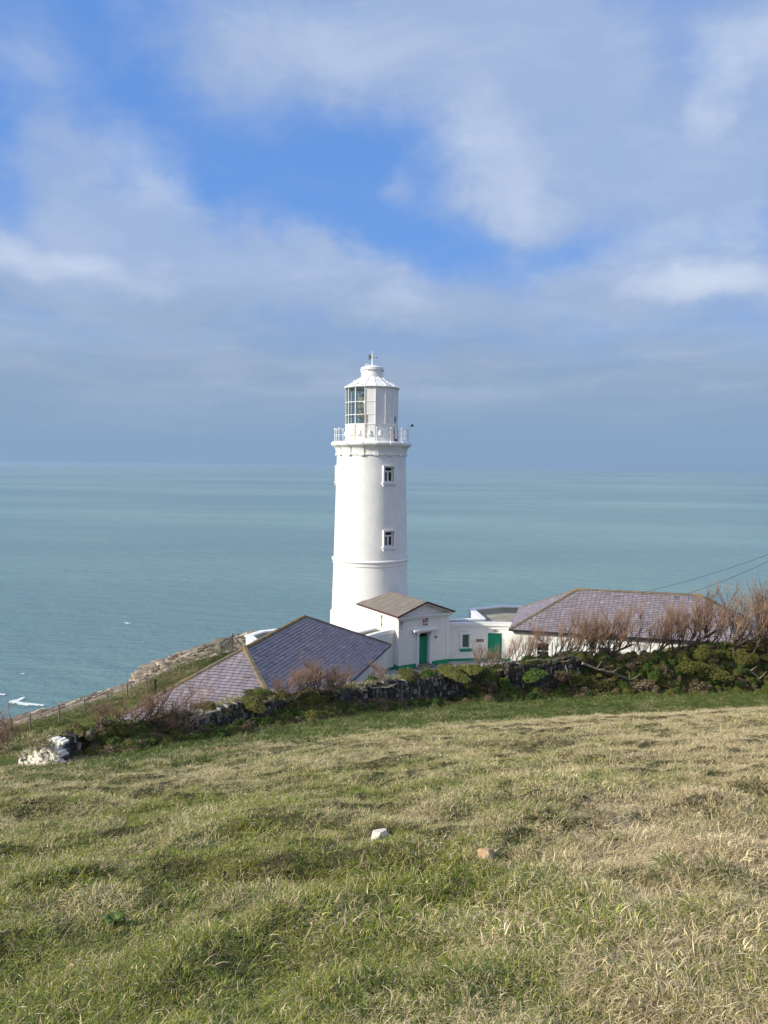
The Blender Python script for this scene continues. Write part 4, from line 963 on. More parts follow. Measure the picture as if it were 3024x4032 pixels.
# ------------------------------------------------------------------ rocky cliff edge
M['rock'] = surf('tan_layered_rock', (.36, .30, .225), (.21, .18, .14), 2.2, .9, .6, 9, attr='tint')
def jagged(mb, tints, c, ax, ay, az, tint, rng):
    o_ = len(mb.v); mb.obox(c, ax, ay, az); k_ = .32*min(np.linalg.norm(ay), np.linalg.norm(az))
    for i in range(o_, o_+8): mb.v[i] = tuple(mb.v[i][j]+(rng.random()-.5)*2*k_*(1.6 if j < 2 else .8) for j in range(3))
    tints += [tint]*6
mb = MB(); tints = []; rng = random.Random(9)
seg_len = np.concatenate([[0], np.cumsum(np.hypot(*np.diff(EDGE, axis=0).T))])
def edge_at(s): return np.array([np.interp(s, seg_len, EDGE[:, 0]), np.interp(s, seg_len, EDGE[:, 1])])
sA, sB = seg_len[3]-4, seg_len[9]+4
for i in range(3800):
    s = sA+(sB-sA)*rng.random(); p = edge_at(s); t_ = edge_at(s+.3)-edge_at(s-.3); t_ /= np.linalg.norm(t_); nn = np.array([-t_[1], t_[0]])    # seaward
    q = rng.random(); dn = -3.3+q*4.9
    pos = p+nn*dn; zg = float(height(np.array([pos[0]]), np.array([pos[1]]), False)[0])
    hmp = .30*math.exp(-((dn-.1)/1.5)**2)*(.55+.9*float(vnoise(np.array([s*.33]), np.array([dn*.5]), 4)[0]))
    L_ = .3+1.3*rng.random()**1.5; Wd = .15+.35*rng.random(); Th = .06+.16*rng.random()**1.5
    az_ = -.10+(rng.random()-.5)*.36; dip = -.16+.22*rng.random()
    tx = np.array([t_[0]*math.cos(az_)-t_[1]*math.sin(az_), t_[0]*math.sin(az_)+t_[1]*math.cos(az_), 0]); tx3 = tx*math.cos(dip)+np.array([0, 0, -math.sin(dip)])
    nyv = np.array([-tx[1], tx[0], 0]); nyv = nyv*math.cos(.35)+np.array([0, 0, .35 if rng.random() < .6 else -.2]); nyv /= np.linalg.norm(nyv); up = np.cross(tx3, nyv); up = up if up[2] > 0 else -up
    g = .55+.95*rng.random(); tint = (g, g*.97, g*.93)
    if rng.random() < .12: tint = (.42, .40, .40)
    if rng.random() < .08: tint = (1.9, 1.9, 1.85)
    jagged(mb, tints, np.array([*pos, zg+hmp*rng.random()**.7-.05]), tx3*L_/2, nyv*Wd/2, up*Th/2, tint, rng)
o = mb.build('cliff', M['rock'], tint=tints); tag(o, 'layered tan rock ledges along the cliff edge', 'rocks', kind='structure')
def boulder(name, x, y, z, sx, sy, sz, mat, label, cat, seed, rz=0, group=None, strata=0):
    rs = np.random.default_rng(seed); n = 30; m_ = 48; v = []
    th = np.linspace(0, PI, n); ph = np.linspace(0, 2*PI, m_, endpoint=False)
    T, P_ = np.meshgrid(th, ph, indexing='ij'); d = np.stack([np.sin(T)*np.cos(P_), np.sin(T)*np.sin(P_), np.cos(T)], -1)
    pl_ = np.concatenate([np.array([(1, .2, .1), (-1, .1, .15), (.1, 1, 0), (-.2, -1, .25), (.1, -.15, 1), (-.5, -.7, .8), (.7, -.5, .55)])+rs.normal(size=(7, 3))*.22, rs.normal(size=(6, 3))]); pl_ /= np.linalg.norm(pl_, axis=1)[:, None]; of = np.concatenate([.60+.16*rs.random(7), .72+.2*rs.random(6)])
    dt = np.einsum('ijk,lk->ijl', d, pl_); r = np.min(np.where(dt > .05, of/np.maximum(dt, .05), 9), -1); r = np.minimum(r, 1.0)
    r = r+.05*(fbm(T*3+seed, P_*2, 1.5, 3, seed)-.5)
    if strata: r = r*(1+.09*np.sign(np.sin(d[..., 2]*strata+d[..., 0]*2)))
    v = (d*r[..., None]*np.array([sx, sy, sz])).reshape(-1, 3)
    f = [(i*m_+j, (i+1)*m_+j, (i+1)*m_+(j+1) % m_, i*m_+(j+1) % m_) for i in range(n-1) for j in range(m_)]
    me = mesh_np(name, v, f, mat, True)
    try: me.set_sharp_from_angle(angle=R(24))
    except Exception: pass
    o = bpy.data.objects.new(name, me); COL.objects.link(o); o.location = (x, y, z); o.rotation_euler = (0, 0, rz); tag(o, label, cat, group); return o
M['rock_plain'] = surf('tan_boulder', (.31, .26, .195), (.16, .135, .105), 1.6, .9, .8, 6, stretch=(1, 1, 3))
for px, py, d, s, lab in ((560, 2672, 63.5, (.85, .8, .62), 'squat round topped boulder standing up from the cliff edge'), (655, 2635, 66.5, (2.0, 1.0, .6), 'long cracked tan boulder at the top of the rocky cliff edge'), (735, 2613, 69, (.9, .7, .4), 'small flat rock at the far end of the rocky cliff edge'), (745, 2590, 71, (.9, .7, .35), 'pale low rock beside the wire netting by the seaward wall')):
    p = at_y(px, py, d); boulder('boulder', p[0], p[1], p[2]+.12, *[q*1.25 for q in s], M['rock_plain'], lab, 'boulder', int(px), .6, None, 9)

# stones lying in the field
M['quartz'] = surf('white_quartz', (.70, .66, .58), (.52, .42, .30), 7, .8, .5, 18)
M['ochre'] = surf('ochre_stone', (.44, .25, .11), (.52, .40, .28), 9, .8, .5, 20, lo=.3, hi=.7)
def ground_hit(px, py):
    d = ray(px, py); tt = np.linspace(2, 70, 4000); z = hz(d[0]/d[1]*tt, tt); zz = d[2]/d[1]*tt; i = int(np.argmax(zz < z)); return d[0]/d[1]*tt[i], tt[i], float(z[i])
x, y, z = ground_hit(1493, 3312); s_ = y/F; boulder('field_stone', x, y, z+14*s_, 47*s_, 40*s_, 34*s_, M['quartz'], 'blocky white stone lying in the grass', 'stone', 5, .3)
x, y, z = ground_hit(1912, 3376); s_ = y/F; boulder('field_stone', x, y, z+12*s_, 40*s_, 32*s_, 32*s_, M['ochre'], 'ochre orange stone half sunk in the grass', 'stone', 23, .2)
x, y, z = ground_hit(293, 3824); s_ = y/F; boulder('field_stone', x, y, z+10*s_, 24*s_, 20*s_, 26*s_, M['ochre'], 'small brown pebble in the grass at lower left', 'stone', 8, .2)
# moss covered blocks along the bank
M['moss_rock'] = surf('mossy_pinkish_rock', (.15, .105, .085), (.06, .075, .03), 2.6, .95, .7, 8)
def on_bank(px, off=0.):
    s = s_of_px(px); x, y, zt, zf, *_ = curve_at(s); x2, y2, *_ = curve_at(s+.1); t_ = np.array([x2-x, y2-y]); t_ /= np.linalg.norm(t_); nn = np.array([-t_[1], t_[0]]); q = np.array([x, y])+nn*off
    return q[0], q[1], float(hz(q[0], q[1]))
def bank_point(px, py):
    s = s_of_px(px); _, y, *_ = curve_at(s); return at_y(px, py, y)
for px, py, sx, sz, lab in ((358, 2888, .26, .30, 'pinkish grey block on the bank below the bare shrub, nearest the whitewashed wall'), (432, 2905, .22, .26, 'grey block between two green cushions on the bank'), (905, 2792, .2, .15, 'rust red stone on top of the wall below the slate roof'), (1128, 2838, .42, .32, 'lichened lump of rock in the grassy bank below the wall'),
                       (2835, 2668, .55, .40, 'mossy reddish block low on the bank below the tallest shrubs'), (2795, 2600, .5, .36, 'mossy block high on the bank under the tallest shrubs'), (2880, 2612, .6, .42, 'dark earthy block on the bank crest under the tallest shrubs')):
    p = bank_point(px, py); boulder('mossy_rock', p[0], p[1]-.05, p[2]-.06, sx*.8, sx*.7, sz*.8, M['moss_rock'], lab, 'rock', int(px), .4)
# concrete coping slab by the sunken cottage and a stone gatepost by the shrubs
p = bank_point(822, 2815); mb = MB(); a_ = bank_point(752, 2832); b_ = bank_point(893, 2796); dd = np.array(b_)-np.array(a_); L_ = np.linalg.norm(dd); dd /= L_; sd = np.cross([0, 0, 1], dd); sd /= np.linalg.norm(sd); up = np.cross(dd, sd)
mb.obox((a_+b_)/2+sd*.35, dd*L_/2, sd*.33, up*.06); mb.obox((a_+b_)/2+sd*.35-up*.4, dd*L_*.49, sd*.30, up*.335)
tag(mb.build('coping_slab', M['concrete']), 'sloping mossy concrete coping slab below the slate roof', 'slab')
p = at_y(2989, 2530, 51.5); z0 = float(hz(p[0], p[1])); mb = MB(); mb.box(p[0]-.28, p[0]+.28, p[1]-.28, p[1]+.28, min(z0, p[2]-1)-.3, p[2]+.45); mb.box(p[0]-.33, p[0]+.33, p[1]-.33, p[1]+.33, p[2]+.452, p[2]+.55)
tag(mb.build('stone_gatepost', M['concrete']), 'square grey stone gatepost among the shrubs at the right edge', 'gatepost')

# ------------------------------------------------------------------ fence along the seaward lawn
fpx = [(-30, 2962, 2880), (48, 2930, 2855), (120, 2908, 2830), (235, 2870, 2793), (335, 2828, 2765), (423, 2792, 2738), (502, 2766, 2704), (577, 2735, 2680), (643, 2704, 2655), (708, 2675, 2625), (762, 2648, 2600), (820, 2615, 2575), (868, 2585, 2545)]
fence = None; tops = []
x0, y0, z0 = ground_hit(577, 2735); fence = empty('wire_fence', (x0, y0, z0)); tag(fence, 'post and wire fence along the seaward edge of the lawn', 'fence')
FO = (x0, y0, z0)
for px, yb, yt in fpx:
    p = at_z(px, yb, -16.55); x, y = p[0], p[1]; z = float(hz(x, y)); h_ = (yb-yt)/F*y*1.02; lx = (RNG.random()-.5)*.06
    mb = MB(); mb.tube([(x, y, z-.3), (x, y, z), (x+lx*.5, y, z+h_*.5), (x+lx, y, z+h_)], [.062, .06, .056, .054], 7); mb.build('post', M['post'], fence, FO); tops.append(((x, y, z), (x+lx, y, z+h_)))
for fr_ in (.92, .62, .34):
    mb = MB(); pts = []
    for a_, b_ in tops: pts.append(np.array(a_)*(1-fr_)+np.array(b_)*fr_-[0, .06, 0])
    mb.tube(pts, .006, 4); mb.build('wire', M['wire'], fence, FO)
x, y, z = ground_hit(612, 2738); mb = MB(); mb.tube([(x, y, z-.3), (x, y, z+1.12), (x, y, z+1.16)], [.10, .095, .06], 9); tag(mb.build('bollard', M['black']), 'short black bollard on the lawn beside the slate hip', 'bollard')
# braced corner post with netting by the seaward wall
p = at_z(916, 2552, -16.4); q0 = np.array([p[0], p[1], float(hz(p[0], p[1]))]); cf = empty('netting_fence', tuple(q0)); tag(cf, 'braced wooden corner post carrying green netting beside the seaward parapet', 'fence')
mb = MB(); mb.tube([(0, 0, -.2), (0, 0, 1.35)], [.08, .07], 7); mb.build('post', M['post'], cf)
for dx, dy in ((.95, .3), (-.42, -.9)):
    mb = MB(); mb.tube([(0, 0, 1.25), (dx, dy, -.1)], [.05, .05], 6); mb.build('brace', M['post'], cf)
mn, tn, bn_ = new_mat('green_netting'); bn_.inputs['Base Color'].default_value = (.03, .10, .09, 1); bn_.inputs['Alpha'].default_value = .34
mb = MB(); L0 = np.array(tops[-1][0])-q0; L1 = np.array([1.6, 1.2, 0]); pts = [L0+(0-L0)*i/6 for i in range(7)]; 
for a_, b_ in zip(pts[:-1], pts[1:]): mb.add([a_, b_, b_+[0, 0, 1.2], a_+[0, 0, 1.1], a_+[0, .012, 0], b_+[0, .012, 0], b_+[0, .012, 1.2], a_+[0, .012, 1.1]], [(0, 1, 2, 3), (7, 6, 5, 4), (3, 2, 6, 7)])
mb.build('netting', mn, cf)

# ------------------------------------------------------------------ overhead cables
def cable(pts3, label):
    a_, b_ = map(np.asarray, pts3); n = 24; mb = MB(); mb.tube([a_+(b_-a_)*i/n-np.array([0, 0, 1])*.5*4*(i/n)*(1-i/n) for i in range(n+1)], .017, 5)
    o = mb.build('overhead_cable', M['cable'], smooth=True); tag(o, label, 'cable')
def on_roof(m, fr_, side=0): 
    u0, w0 = COT[m]; dx = (fr_-.5)*9.63; return LW(u0+dx*C45, w0+m*dx*C45, 6.14)
ra = LW(*( np.array(to_local(*at_z(2527, 2333, GZ+6.2)[:2])) ), 6.2); rb = LW(*(np.array(to_local(*at_z(2695, 2341, GZ+6.2)[:2]))), 6.2)
far = at_y(3420, 2020, 52.); far2 = at_y(3420, 1998, 51.4)
cable((ra, far), 'upper overhead cable running to the middle of the far roof ridge')
cable((rb, far2), 'lower overhead cable running to the far end of the roof ridge')

# ------------------------------------------------------------------ tamarisk shrubs
def tubes_np(lines, sides):
    V = []; Fc = []; o_ = 0
    for pts, rad in lines:
        n = len(pts); tg = np.gradient(pts, axis=0); tg /= np.linalg.norm(tg, axis=1)[:, None]+1e-9
        ref = np.array([.31, .95, .05]); a = np.cross(tg, ref); a /= np.linalg.norm(a, axis=1)[:, None]+1e-9; b = np.cross(tg, a)
        th = np.arange(sides)*2*PI/sides
        v = pts[:, None]+rad[:, None, None]*(np.cos(th)[None, :, None]*a[:, None]+np.sin(th)[None, :, None]*b[:, None]); V.append(v.reshape(-1, 3))
        i = np.arange(n-1)[:, None]*sides+np.arange(sides)[None]; j = np.arange(n-1)[:, None]*sides+(np.arange(sides)+1)[None] % sides
        Fc.append(np.stack([i, j, j+sides, i+sides], -1).reshape(-1, 4)+o_); o_ += n*sides
    return np.concatenate(V), np.concatenate(Fc)
def tamarisk(seed, h, spread=.5, lean=.25, trunk=.7, stems=5, dens=1.):
    """unit shrub: low crooked trunk, forking stems, broom-like upright twigs (height ~ h)"""
    rs = np.random.default_rng(seed); wood = []; twigs = []
    def branch(p, d, L, r0, r1, n, wob, up):
        pts = [np.array(p)]; d = np.array(d)/np.linalg.norm(d)
        for i in range(n):
            d = d+rs.normal(size=3)*wob+np.array([0, 0, up]); d /= np.linalg.norm(d); pts.append(pts[-1]+d*L/n)
        return np.array(pts), np.linspace(r0, r1, n+1), d
    tp, tr, td = branch((-.45*trunk*h, 0, -.05), (1, rs.normal()*.3, .15), trunk*h*.95, .030*h**.8, .018*h**.8, 6, .16, .03)
    wood.append((tp, tr))
    for s in range(stems):
        f = (.25+.75*(s+rs.random()*.6)/stems); k_ = f*(len(tp)-1); i0 = min(int(k_), len(tp)-2); p = tp[i0]+(tp[i0+1]-tp[i0])*(k_-i0)
        d = np.array([lean+rs.normal()*spread*.75, rs.normal()*spread*.7, .75]); L = h*(.34+.18*rs.random())
        p1, r1, d1 = branch(p, d, L, .014*h**.8, .0075*h**.8, 5, .16, .10); wood.append((p1, r1))
        for b in range(int(4*dens+rs.random())):
            kk = rs.integers(2, 6); q = p1[kk]; d2 = d1+rs.normal(size=3)*.52*np.array([1, 1, .4]); p2, r2, d2 = branch(q, d2, h*(.16+.24*rs.random()), .0072, .004, 4, .15, .16); wood.append((p2, r2))
            for c in range(int(3.5*dens+rs.random())):
                kk = rs.integers(1, 5); d3 = d2+rs.normal(size=3)*.46*np.array([1, 1, .3])+[.06, 0, .1]; p3, r3, d3 = branch(p2[kk], d3, h*(.11+.20*rs.random()), .0036, .0022, 4, .11, .16); twigs.append((p3, r3))
                for e in range(int(3.6*dens+rs.random())):
                    kk = rs.integers(1, 5); d4 = d3+rs.normal(size=3)*.42*np.array([1, 1, .3])+[.03, 0, .12]; p4, r4, _ = branch(p3[kk], d4, h*(.09+.13*rs.random()), .0027, .0014, 3, .09, .14); twigs.append((p4, r4))
    for c in range(int(10*dens)):       # dead sprays low down
        k_ = rs.integers(1, len(tp)); p5, r5, _ = branch(tp[k_], (rs.normal()+.4, rs.normal()-.4, .25*rs.normal()), h*(.15+.25*rs.random()), .005, .0018, 4, .2, .0); wood.append((p5, r5))
    wv, wf = tubes_np(wood, 5); tv, tf_ = tubes_np(twigs, 3); return mesh_np('trunk', wv, wf, M['bark']), mesh_np('twigs', tv, tf_, M['twig'])
PROTO = [tamarisk(100+i, 1., *a[:4], a[4]*1.0) for i, a in enumerate([(.5, .25, .7, 5, 1.), (.65, .45, .9, 6, 1.1), (.38, .12, .5, 4, 1.15), (.55, .2, .6, 6, 1.), (.45, .5, 1.0, 5, 1.), (.7, .3, .8, 7, .9), (.35, .1, .35, 3, 1.2)])]
def shrub(kind, px, d, ybase, ytop, rz, wide, label, group='bare tamarisk shrubs along the bank'):
    p = at_y(px, ybase, d); hh = (ybase-ytop)/F*d
    o = empty('tamarisk_shrub', tuple(p), rz); sc = hh/1.02
    o.scale = (sc*wide, sc*wide, sc); tag(o, label, 'shrub', group)
    for nm, me in zip(('trunk', 'twigs'), PROTO[kind]):
        c = bpy.data.objects.new(nm, me); COL.objects.link(c); c.parent = o
    return o
def bd(px, off=.5): return float(curve_at(s_of_px(px))[1])+off
SH = [ # kind, px, offset behind face, base row, top row, turn, width, label
 (1, 395, .4, 2885, 2765, .1, 1.6, 'low spreading tamarisk at the seaward end of the bank, above the pinkish block'),
 (6, 465, .5, 2872, 2715, .2, 1.7, 'dense rounded tamarisk before the fence posts, second from the seaward end'),
 (4, 535, .5, 2878, 2668, .1, 1.5, 'wind-leaning tamarisk reaching highest before the lawn fence'),
 (1, 590, .3, 2892, 2750, -.2, 1.4, 'tangled tamarisk straddling the far hip of the nearer slate roof'),
 (5, 640, .2, 2905, 2770, -.2, 1.3, 'tangled tamarisk with a long pale trunk in front of the slate hip'),
 (0, 712, .3, 2870, 2700, .2, 1.2, 'sparse tamarisk before the middle of the lit slate hip'),
 (4, 620, -.1, 2925, 2790, .15, 1.7, 'prostrate tamarisk sprawling low on the grassy bank'),
 (3, 1098, .6, 2742, 2640, 0., 1.5, 'shortest tamarisk at the hip corner of the nearer slate roof'),
 (0, 1150, .7, 2745, 2612, .3, 1.4, 'tamarisk beside the hip corner, shorter than its neighbour'),
 (2, 1215, .8, 2738, 2580, -.3, 1.6, 'upright tamarisk in front of the middle of the nearer slate roof'),
 (6, 1285, .9, 2735, 2586, .1, 1.7, 'bushy tamarisk in front of the lower eave of the nearer slate roof'),
 (5, 1325, .8, 2728, 2640, .2, 1.5, 'low tamarisk at the end of the nearer roof, by the wall top'),
 (1, 1180, .5, 2742, 2640, .5, 1.6, 'low bushy tamarisk filling the gap beside the hip corner'),
 (4, 1255, .6, 2736, 2610, -.4, 1.5, 'leaning tamarisk between two taller ones before the nearer slate roof'),
 (2, 1478, .5, 2698, 2596, .1, 1.5, 'small lone tamarisk on the wall in front of the curved white wing'),
 (3, 1890, 1.2, 2648, 2500, .2, 1.0, 'tamarisk standing before the small window of the curved wing'),
 (6, 1945, 1.4, 2645, 2500, -.2, 1.2, 'dense tamarisk half hiding the green plank door'),
 (0, 2010, 1.6, 2640, 2488, .4, 1.0, 'tamarisk just past the green plank door'),
 (1, 2075, 1.5, 2625, 2500, .3, 1.0, 'low tamarisk beside the corner of the far cottage'),
 (6, 2235, 1.2, 2606, 2440, .2, 1.0, 'dense tamarisk just past the first cottage window'),
 (5, 2375, 1.4, 2606, 2420, .3, 1.0, 'twiggy tamarisk in front of the second cottage window'),
 (1, 2610, 1.1, 2585, 2420, .2, 1.0, 'spreading tamarisk before the lower corner of the far eave'),
 (2, 2120, 1.5, 2615, 2445, .0, 1.0, 'slim tamarisk before the near corner of the far cottage'),
 (4, 2190, 1.4, 2610, 2405, .1, 1.0, 'tall leaning tamarisk before the first cottage window'),
 (0, 2270, 1.6, 2600, 2420, -.2, 1.1, 'tamarisk in front of the white wall of the far cottage'),
 (2, 2305, 1.5, 2602, 2410, .0, 1.1, 'upright tamarisk beside the second cottage window'),
 (5, 2690, .9, 2580, 2370, .0, 1.1, 'tangled tamarisk before the last stretch of the far eave'),
 (6, 2500, 1.1, 2598, 2450, -.3, 1.0, 'short tamarisk before the blank stretch of white cottage wall'),
 (3, 2340, 1.8, 2605, 2365, .25, 1.0, 'tall bushy tamarisk reaching above the far cottage eave'),
 (1, 2420, 1.2, 2615, 2400, .0, 1.1, 'spreading tamarisk with a pale fallen trunk before the far roof'),
 (6, 2575, 1.3, 2580, 2385, .2, .9, 'narrow broom shaped tamarisk before the middle of the far roof'),
 (2, 2650, 1.2, 2575, 2350, -.1, .9, 'tamarisk with red-brown tips before the end of the far roof'),
 (4, 2730, 1., 2570, 2305, .3, .95, 'tall tamarisk whose tips cross the far end of the roof ridge'),
 (3, 2790, 1., 2560, 2300, .0, 1.0, 'thick tamarisk at the far roof hip'),
 (0, 2860, .8, 2580, 2275, -.2, .9, 'tallest tamarisk, with one long whip rising above the rest'),
 (6, 2925, .6, 2600, 2290, .2, 1.1, 'dense tall tamarisk beside the stone gatepost'),
 (5, 2985, .2, 2700, 2340, .1, .8, 'twiggy tamarisk growing down to the foot of the bank'),
 (2, 3020, .9, 2570, 2270, .5, 1., 'tall tamarisk behind the stone gatepost at the frame edge'),
 (3, 3060, .0, 2720, 2400, .5, 1., 'tamarisk at the foot of the bank cut off by the frame edge'),
]
for kind, px, off, yb, yt, rz, wide, lab in SH: shrub(kind, px, bd(px, off), yb, yt, rz, wide, lab)
p = ground_hit(20, 2960); 
for px, d, yb, yt, k_, lab in ((-50, 40., 3000, 2850, 0, 'dark dense shrub on the lawn at the seaward frame edge'), (5, 44, 2975, 2890, 1, 'low dark shrub at the foot of the fence'), (-40, 41, 2990, 2770, 2, 'thin bare shrub rising over the surf at the frame edge')):
    shrub(k_, px, d, yb, yt, .3, 1.5, lab, 'dark shrubs by the lawn fence')
# bleached fallen trunks
def deadwood(pts, r, label):
    mb = MB(); P = [np.array(bank_point(px, py))-[0, dy, 0] for px, py, dy in pts]; mb.tube(P, [r*(1-.6*i/(len(P)-1)) for i in range(len(P))], 7)
    rs = random.Random(int(pts[0][0]))
    for i in range(1, len(P)):
        for k_ in range(2): 
            d = np.array([rs.uniform(-.4, .8), rs.uniform(-.3, 0), rs.uniform(-.1, .6)]); mb.tube([P[i], P[i]+d*.4, P[i]+d*.8+[0, 0, .1]], [r*.35, r*.25, r*.1], 5)
    o = mb.build('fallen_branch', M['deadwood'], smooth=60); tag(o, label, 'branch')
deadwood([(1440, 2690, .15), (1465, 2705, .25), (1500, 2700, .3), (1535, 2692, .3), (1580, 2718, .35)], .06, 'white crooked branch lying on top of the stone wall')
deadwood([(735, 2860, .1), (690, 2880, .3), (640, 2910, .4), (600, 2925, .5)], .055, 'long pale trunk stretching down the bank beneath the shrubs')
deadwood([(2290, 2608, .2), (2340, 2628, .35), (2400, 2640, .45), (2470, 2668, .5)], .09, 'bleached trunk slung low under the tall tamarisks')
deadwood([(2070, 2600, .2), (2110, 2592, .3), (2160, 2594, .3), (2205, 2600, .3)], .05, 'thin bleached branch lying level on the shaded wall')
deadwood([(2900, 2620, .5), (2935, 2632, .6), (2970, 2660, .7)], .10, 'bleached bough arching over the bank beside the gatepost')
deadwood([(2222, 2615, .3), (2232, 2650, .4), (2240, 2690, .45)], .04, 'short upright bleached branch against the bank')

# ------------------------------------------------------------------ leafy cushions on the bank
def leaf_mat(name, c1, c2):
    m, t, b = new_mat(name); a = t.n('ShaderNodeAttribute', attribute_name='lv').outputs['Fac']
    col = t.mix(a, c1, c2); t.l(col, b.inputs['Base Color']); b.inputs['Roughness'].default_value = .7; b.inputs['Specular IOR Level'].default_value = .2; return m
LM = [leaf_mat('gorse_leaves', (.07, .078, .018), (.19, .19, .048)), leaf_mat('bramble_leaves', (.035, .065, .014), (.10, .16, .03)), leaf_mat('dry_bracken', (.10, .075, .045), (.24, .185, .11))]
def cushion(seed, n, leaf, mat, up=.5):
    rs = np.random.default_rng(seed); d = rs.normal(size=(n, 3)); d[:, 2] = np.abs(d[:, 2]); d /= np.linalg.norm(d, axis=1)[:, None]
    lob = rs.normal(size=(6, 3)); lob[:, 2] = np.abs(lob[:, 2]); lob /= np.linalg.norm(lob, axis=1)[:, None]
    r = .62+.42*np.max(np.exp(7*(d@lob.T-1)), 1); r *= (.62+.38*rs.random(n)**.5); p = d*r[:, None]
    nrm = d+rs.normal(size=(n, 3))*.55; nrm /= np.linalg.norm(nrm, axis=1)[:, None]; a = np.cross(nrm, rs.normal(size=(n, 3))); a /= np.linalg.norm(a, axis=1)[:, None]; b = np.cross(nrm, a)+d*up
    s = leaf*(.6+.8*rs.random(n))[:, None]; v = np.stack([p-a*s*.35, p+b*s*.5-a*0, p+a*s*.35, p-b*s*.7], 1).reshape(-1, 3)
    f = np.arange(4*n).reshape(-1, 4); me = mesh_np('foliage', v, f, mat, False); at_ = me.attributes.new('lv', 'FLOAT', 'POINT'); at_.data.foreach_set('value', np.repeat(rs.random(n), 4).astype(np.float32)); return me
CU_ = [cushion(1, 2600, .075, LM[0]), cushion(2, 1500, .12, LM[1], .2), cushion(3, 1900, .085, LM[2], .9), cushion(4, 2600, .07, LM[0])]
def clump(kind, px, py, w_, h_, label, fwdo=.30):
    p = bank_point(px, py); s = p[1]/F; x, y, z = p[0], p[1]-fwdo, p[2]
    o = bpy.data.objects.new(('gorse_cushion', 'bramble', 'dead_bracken', 'moss_cushion')[kind], CU_[kind]); COL.objects.link(o)
    o.location = (x, y, z-h_*.35*s); o.scale = (w_*s*.88, w_*s*.62, h_*s*.95); o.rotation_euler = (.35, .25*math.sin(px), .5*math.sin(px*1.7))
    tag(o, label, ('gorse', 'bramble', 'bracken', 'moss')[kind], 'leafy clumps on the stone bank')
for c_ in [(0, 395, 2962, 70, 50, 'widest olive gorse cushion next to the whitewashed wall'), (0, 490, 2915, 85, 75, 'rounded dark gorse cushion under the leaning tamarisk'), (3, 420, 2895, 50, 40, 'small mossy cushion between the grey blocks'), (3, 500, 2868, 40, 40, 'small mossy cushion on the bank crest under the tamarisk'),
           (0, 330, 2965, 60, 50, 'mossy cushion at the foot of the dark wall stub'), (1, 830, 2868, 75, 65, 'bright bramble below the sloping concrete slab'), (1, 760, 2895, 65, 50, 'bramble at the foot of the grassy bank below the slab'), (0, 1000, 2760, 75, 38, 'grassy green cushion capping the wall under the slate hip'),
           (0, 1180, 2795, 110, 95, 'biggest tussocky cushion hanging down the bank beside the lichened rock'), (0, 1245, 2790, 80, 80, 'hanging green cushion right of the lichened rock'), (2, 1480, 2755, 80, 60, 'dead brown bracken below the small lone tamarisk'), (2, 1530, 2790, 70, 46, 'dead brown bracken patch at the wall foot'), (1, 1590, 2800, 60, 50, 'green bramble at the wall foot below the path'),
           (3, 1838, 2692, 32, 28, 'round mossy ball growing out of the stone face'), (0, 1880, 2720, 60, 60, 'mossy cushion at the end of the long slate wall'), (3, 1930, 2750, 52, 58, 'dark mossy cushion between the two slate walls'), (0, 2030, 2722, 62, 62, 'round heathery cushion against the shaded wall'), (1, 1980, 2690, 60, 66, 'bramble spray hanging at the start of the shaded wall'),
           (1, 2115, 2732, 34, 36, 'small bright fern clump at the shaded wall foot'), (2, 1985, 2775, 80, 46, 'tangle of dead brown stems below the shaded wall'), (1, 2090, 2645, 80, 26, 'green leaves trailing over the top of the shaded wall'), (2, 2210, 2650, 50, 60, 'reddish dead cushion hanging beside the shaded wall'), (0, 2260, 2660, 50, 70, 'pale tussock drooping at the end of the shaded wall'), (0, 2330, 2690, 80, 80, 'broad mossy cushion right after the shaded wall'),
           (0, 2570, 2650, 70, 60, 'dark green cushion in the middle of the grassy bank'), (3, 2700, 2610, 80, 60, 'mossy mound on the bank crest before the far roof end'), (3, 2770, 2560, 60, 60, 'topmost mossy mound on the bank crest'), (0, 2640, 2680, 110, 60, 'wide brownish cushion low on the bank below the far roof'), (3, 2790, 2630, 100, 60, 'mossy mound between the two mossy blocks'), (2, 2480, 2690, 110, 46, 'tangle of dead stems under the bleached trunk'), (2, 2740, 2690, 110, 50, 'tangle of dead stems below the tallest shrubs'), (0, 2920, 2580, 70, 60, 'mossy mound at the foot of the gatepost'),
           (2, 900, 2885, 80, 40, 'dead brown fringe at the foot of the nearer slate wall'), (1, 1060, 2850, 60, 40, 'bramble at the end of the nearer slate wall'), (2, 1700, 2790, 90, 36, 'dead brown fringe along the long slate wall foot'), (0, 1780, 2640, 90, 22, 'grassy cushion on the wall top beside the path'), (0, 1840, 2628, 70, 34, 'taller grassy cushion at the path edge before the small window'), (0, 620, 2900, 70, 40, 'green cushion under the long pale trunk'), (3, 560, 2925, 60, 46, 'mossy cushion at the end of the pale trunk')]: clump(*c_)
# dock rosette in the field
x, y, z = ground_hit(448, 3662); mb = MB(); rs = random.Random(2)
for i in range(9):
    a = i*2.4; L_ = .06+.03*rs.random(); d = np.array([math.cos(a), math.sin(a), 0]); sd = np.array([-d[1], d[0], 0]); vs = []
    for k_ in range(6): 
        f_ = k_/5; wv = .030*math.sin(PI*min(1, f_*.9+.08)); c_ = d*L_*f_+np.array([0, 0, .05+.07*math.sin(f_*2.6)]); vs += [c_-sd*wv, c_+[0, 0, -.006], c_+sd*wv]
    mb.add([v+np.array([x, y, z-.02]) for v in vs], [(k_*3+j, k_*3+j+1, k_*3+4+j, k_*3+3+j) for k_ in range(5) for j in range(2)])
tag(mb.build('dock_plant', surf('dock_leaf', (.05, .095, .016), (.075, .12, .022), 8, .7), smooth=True), 'dark green leafy rosette growing in the field', 'plant')

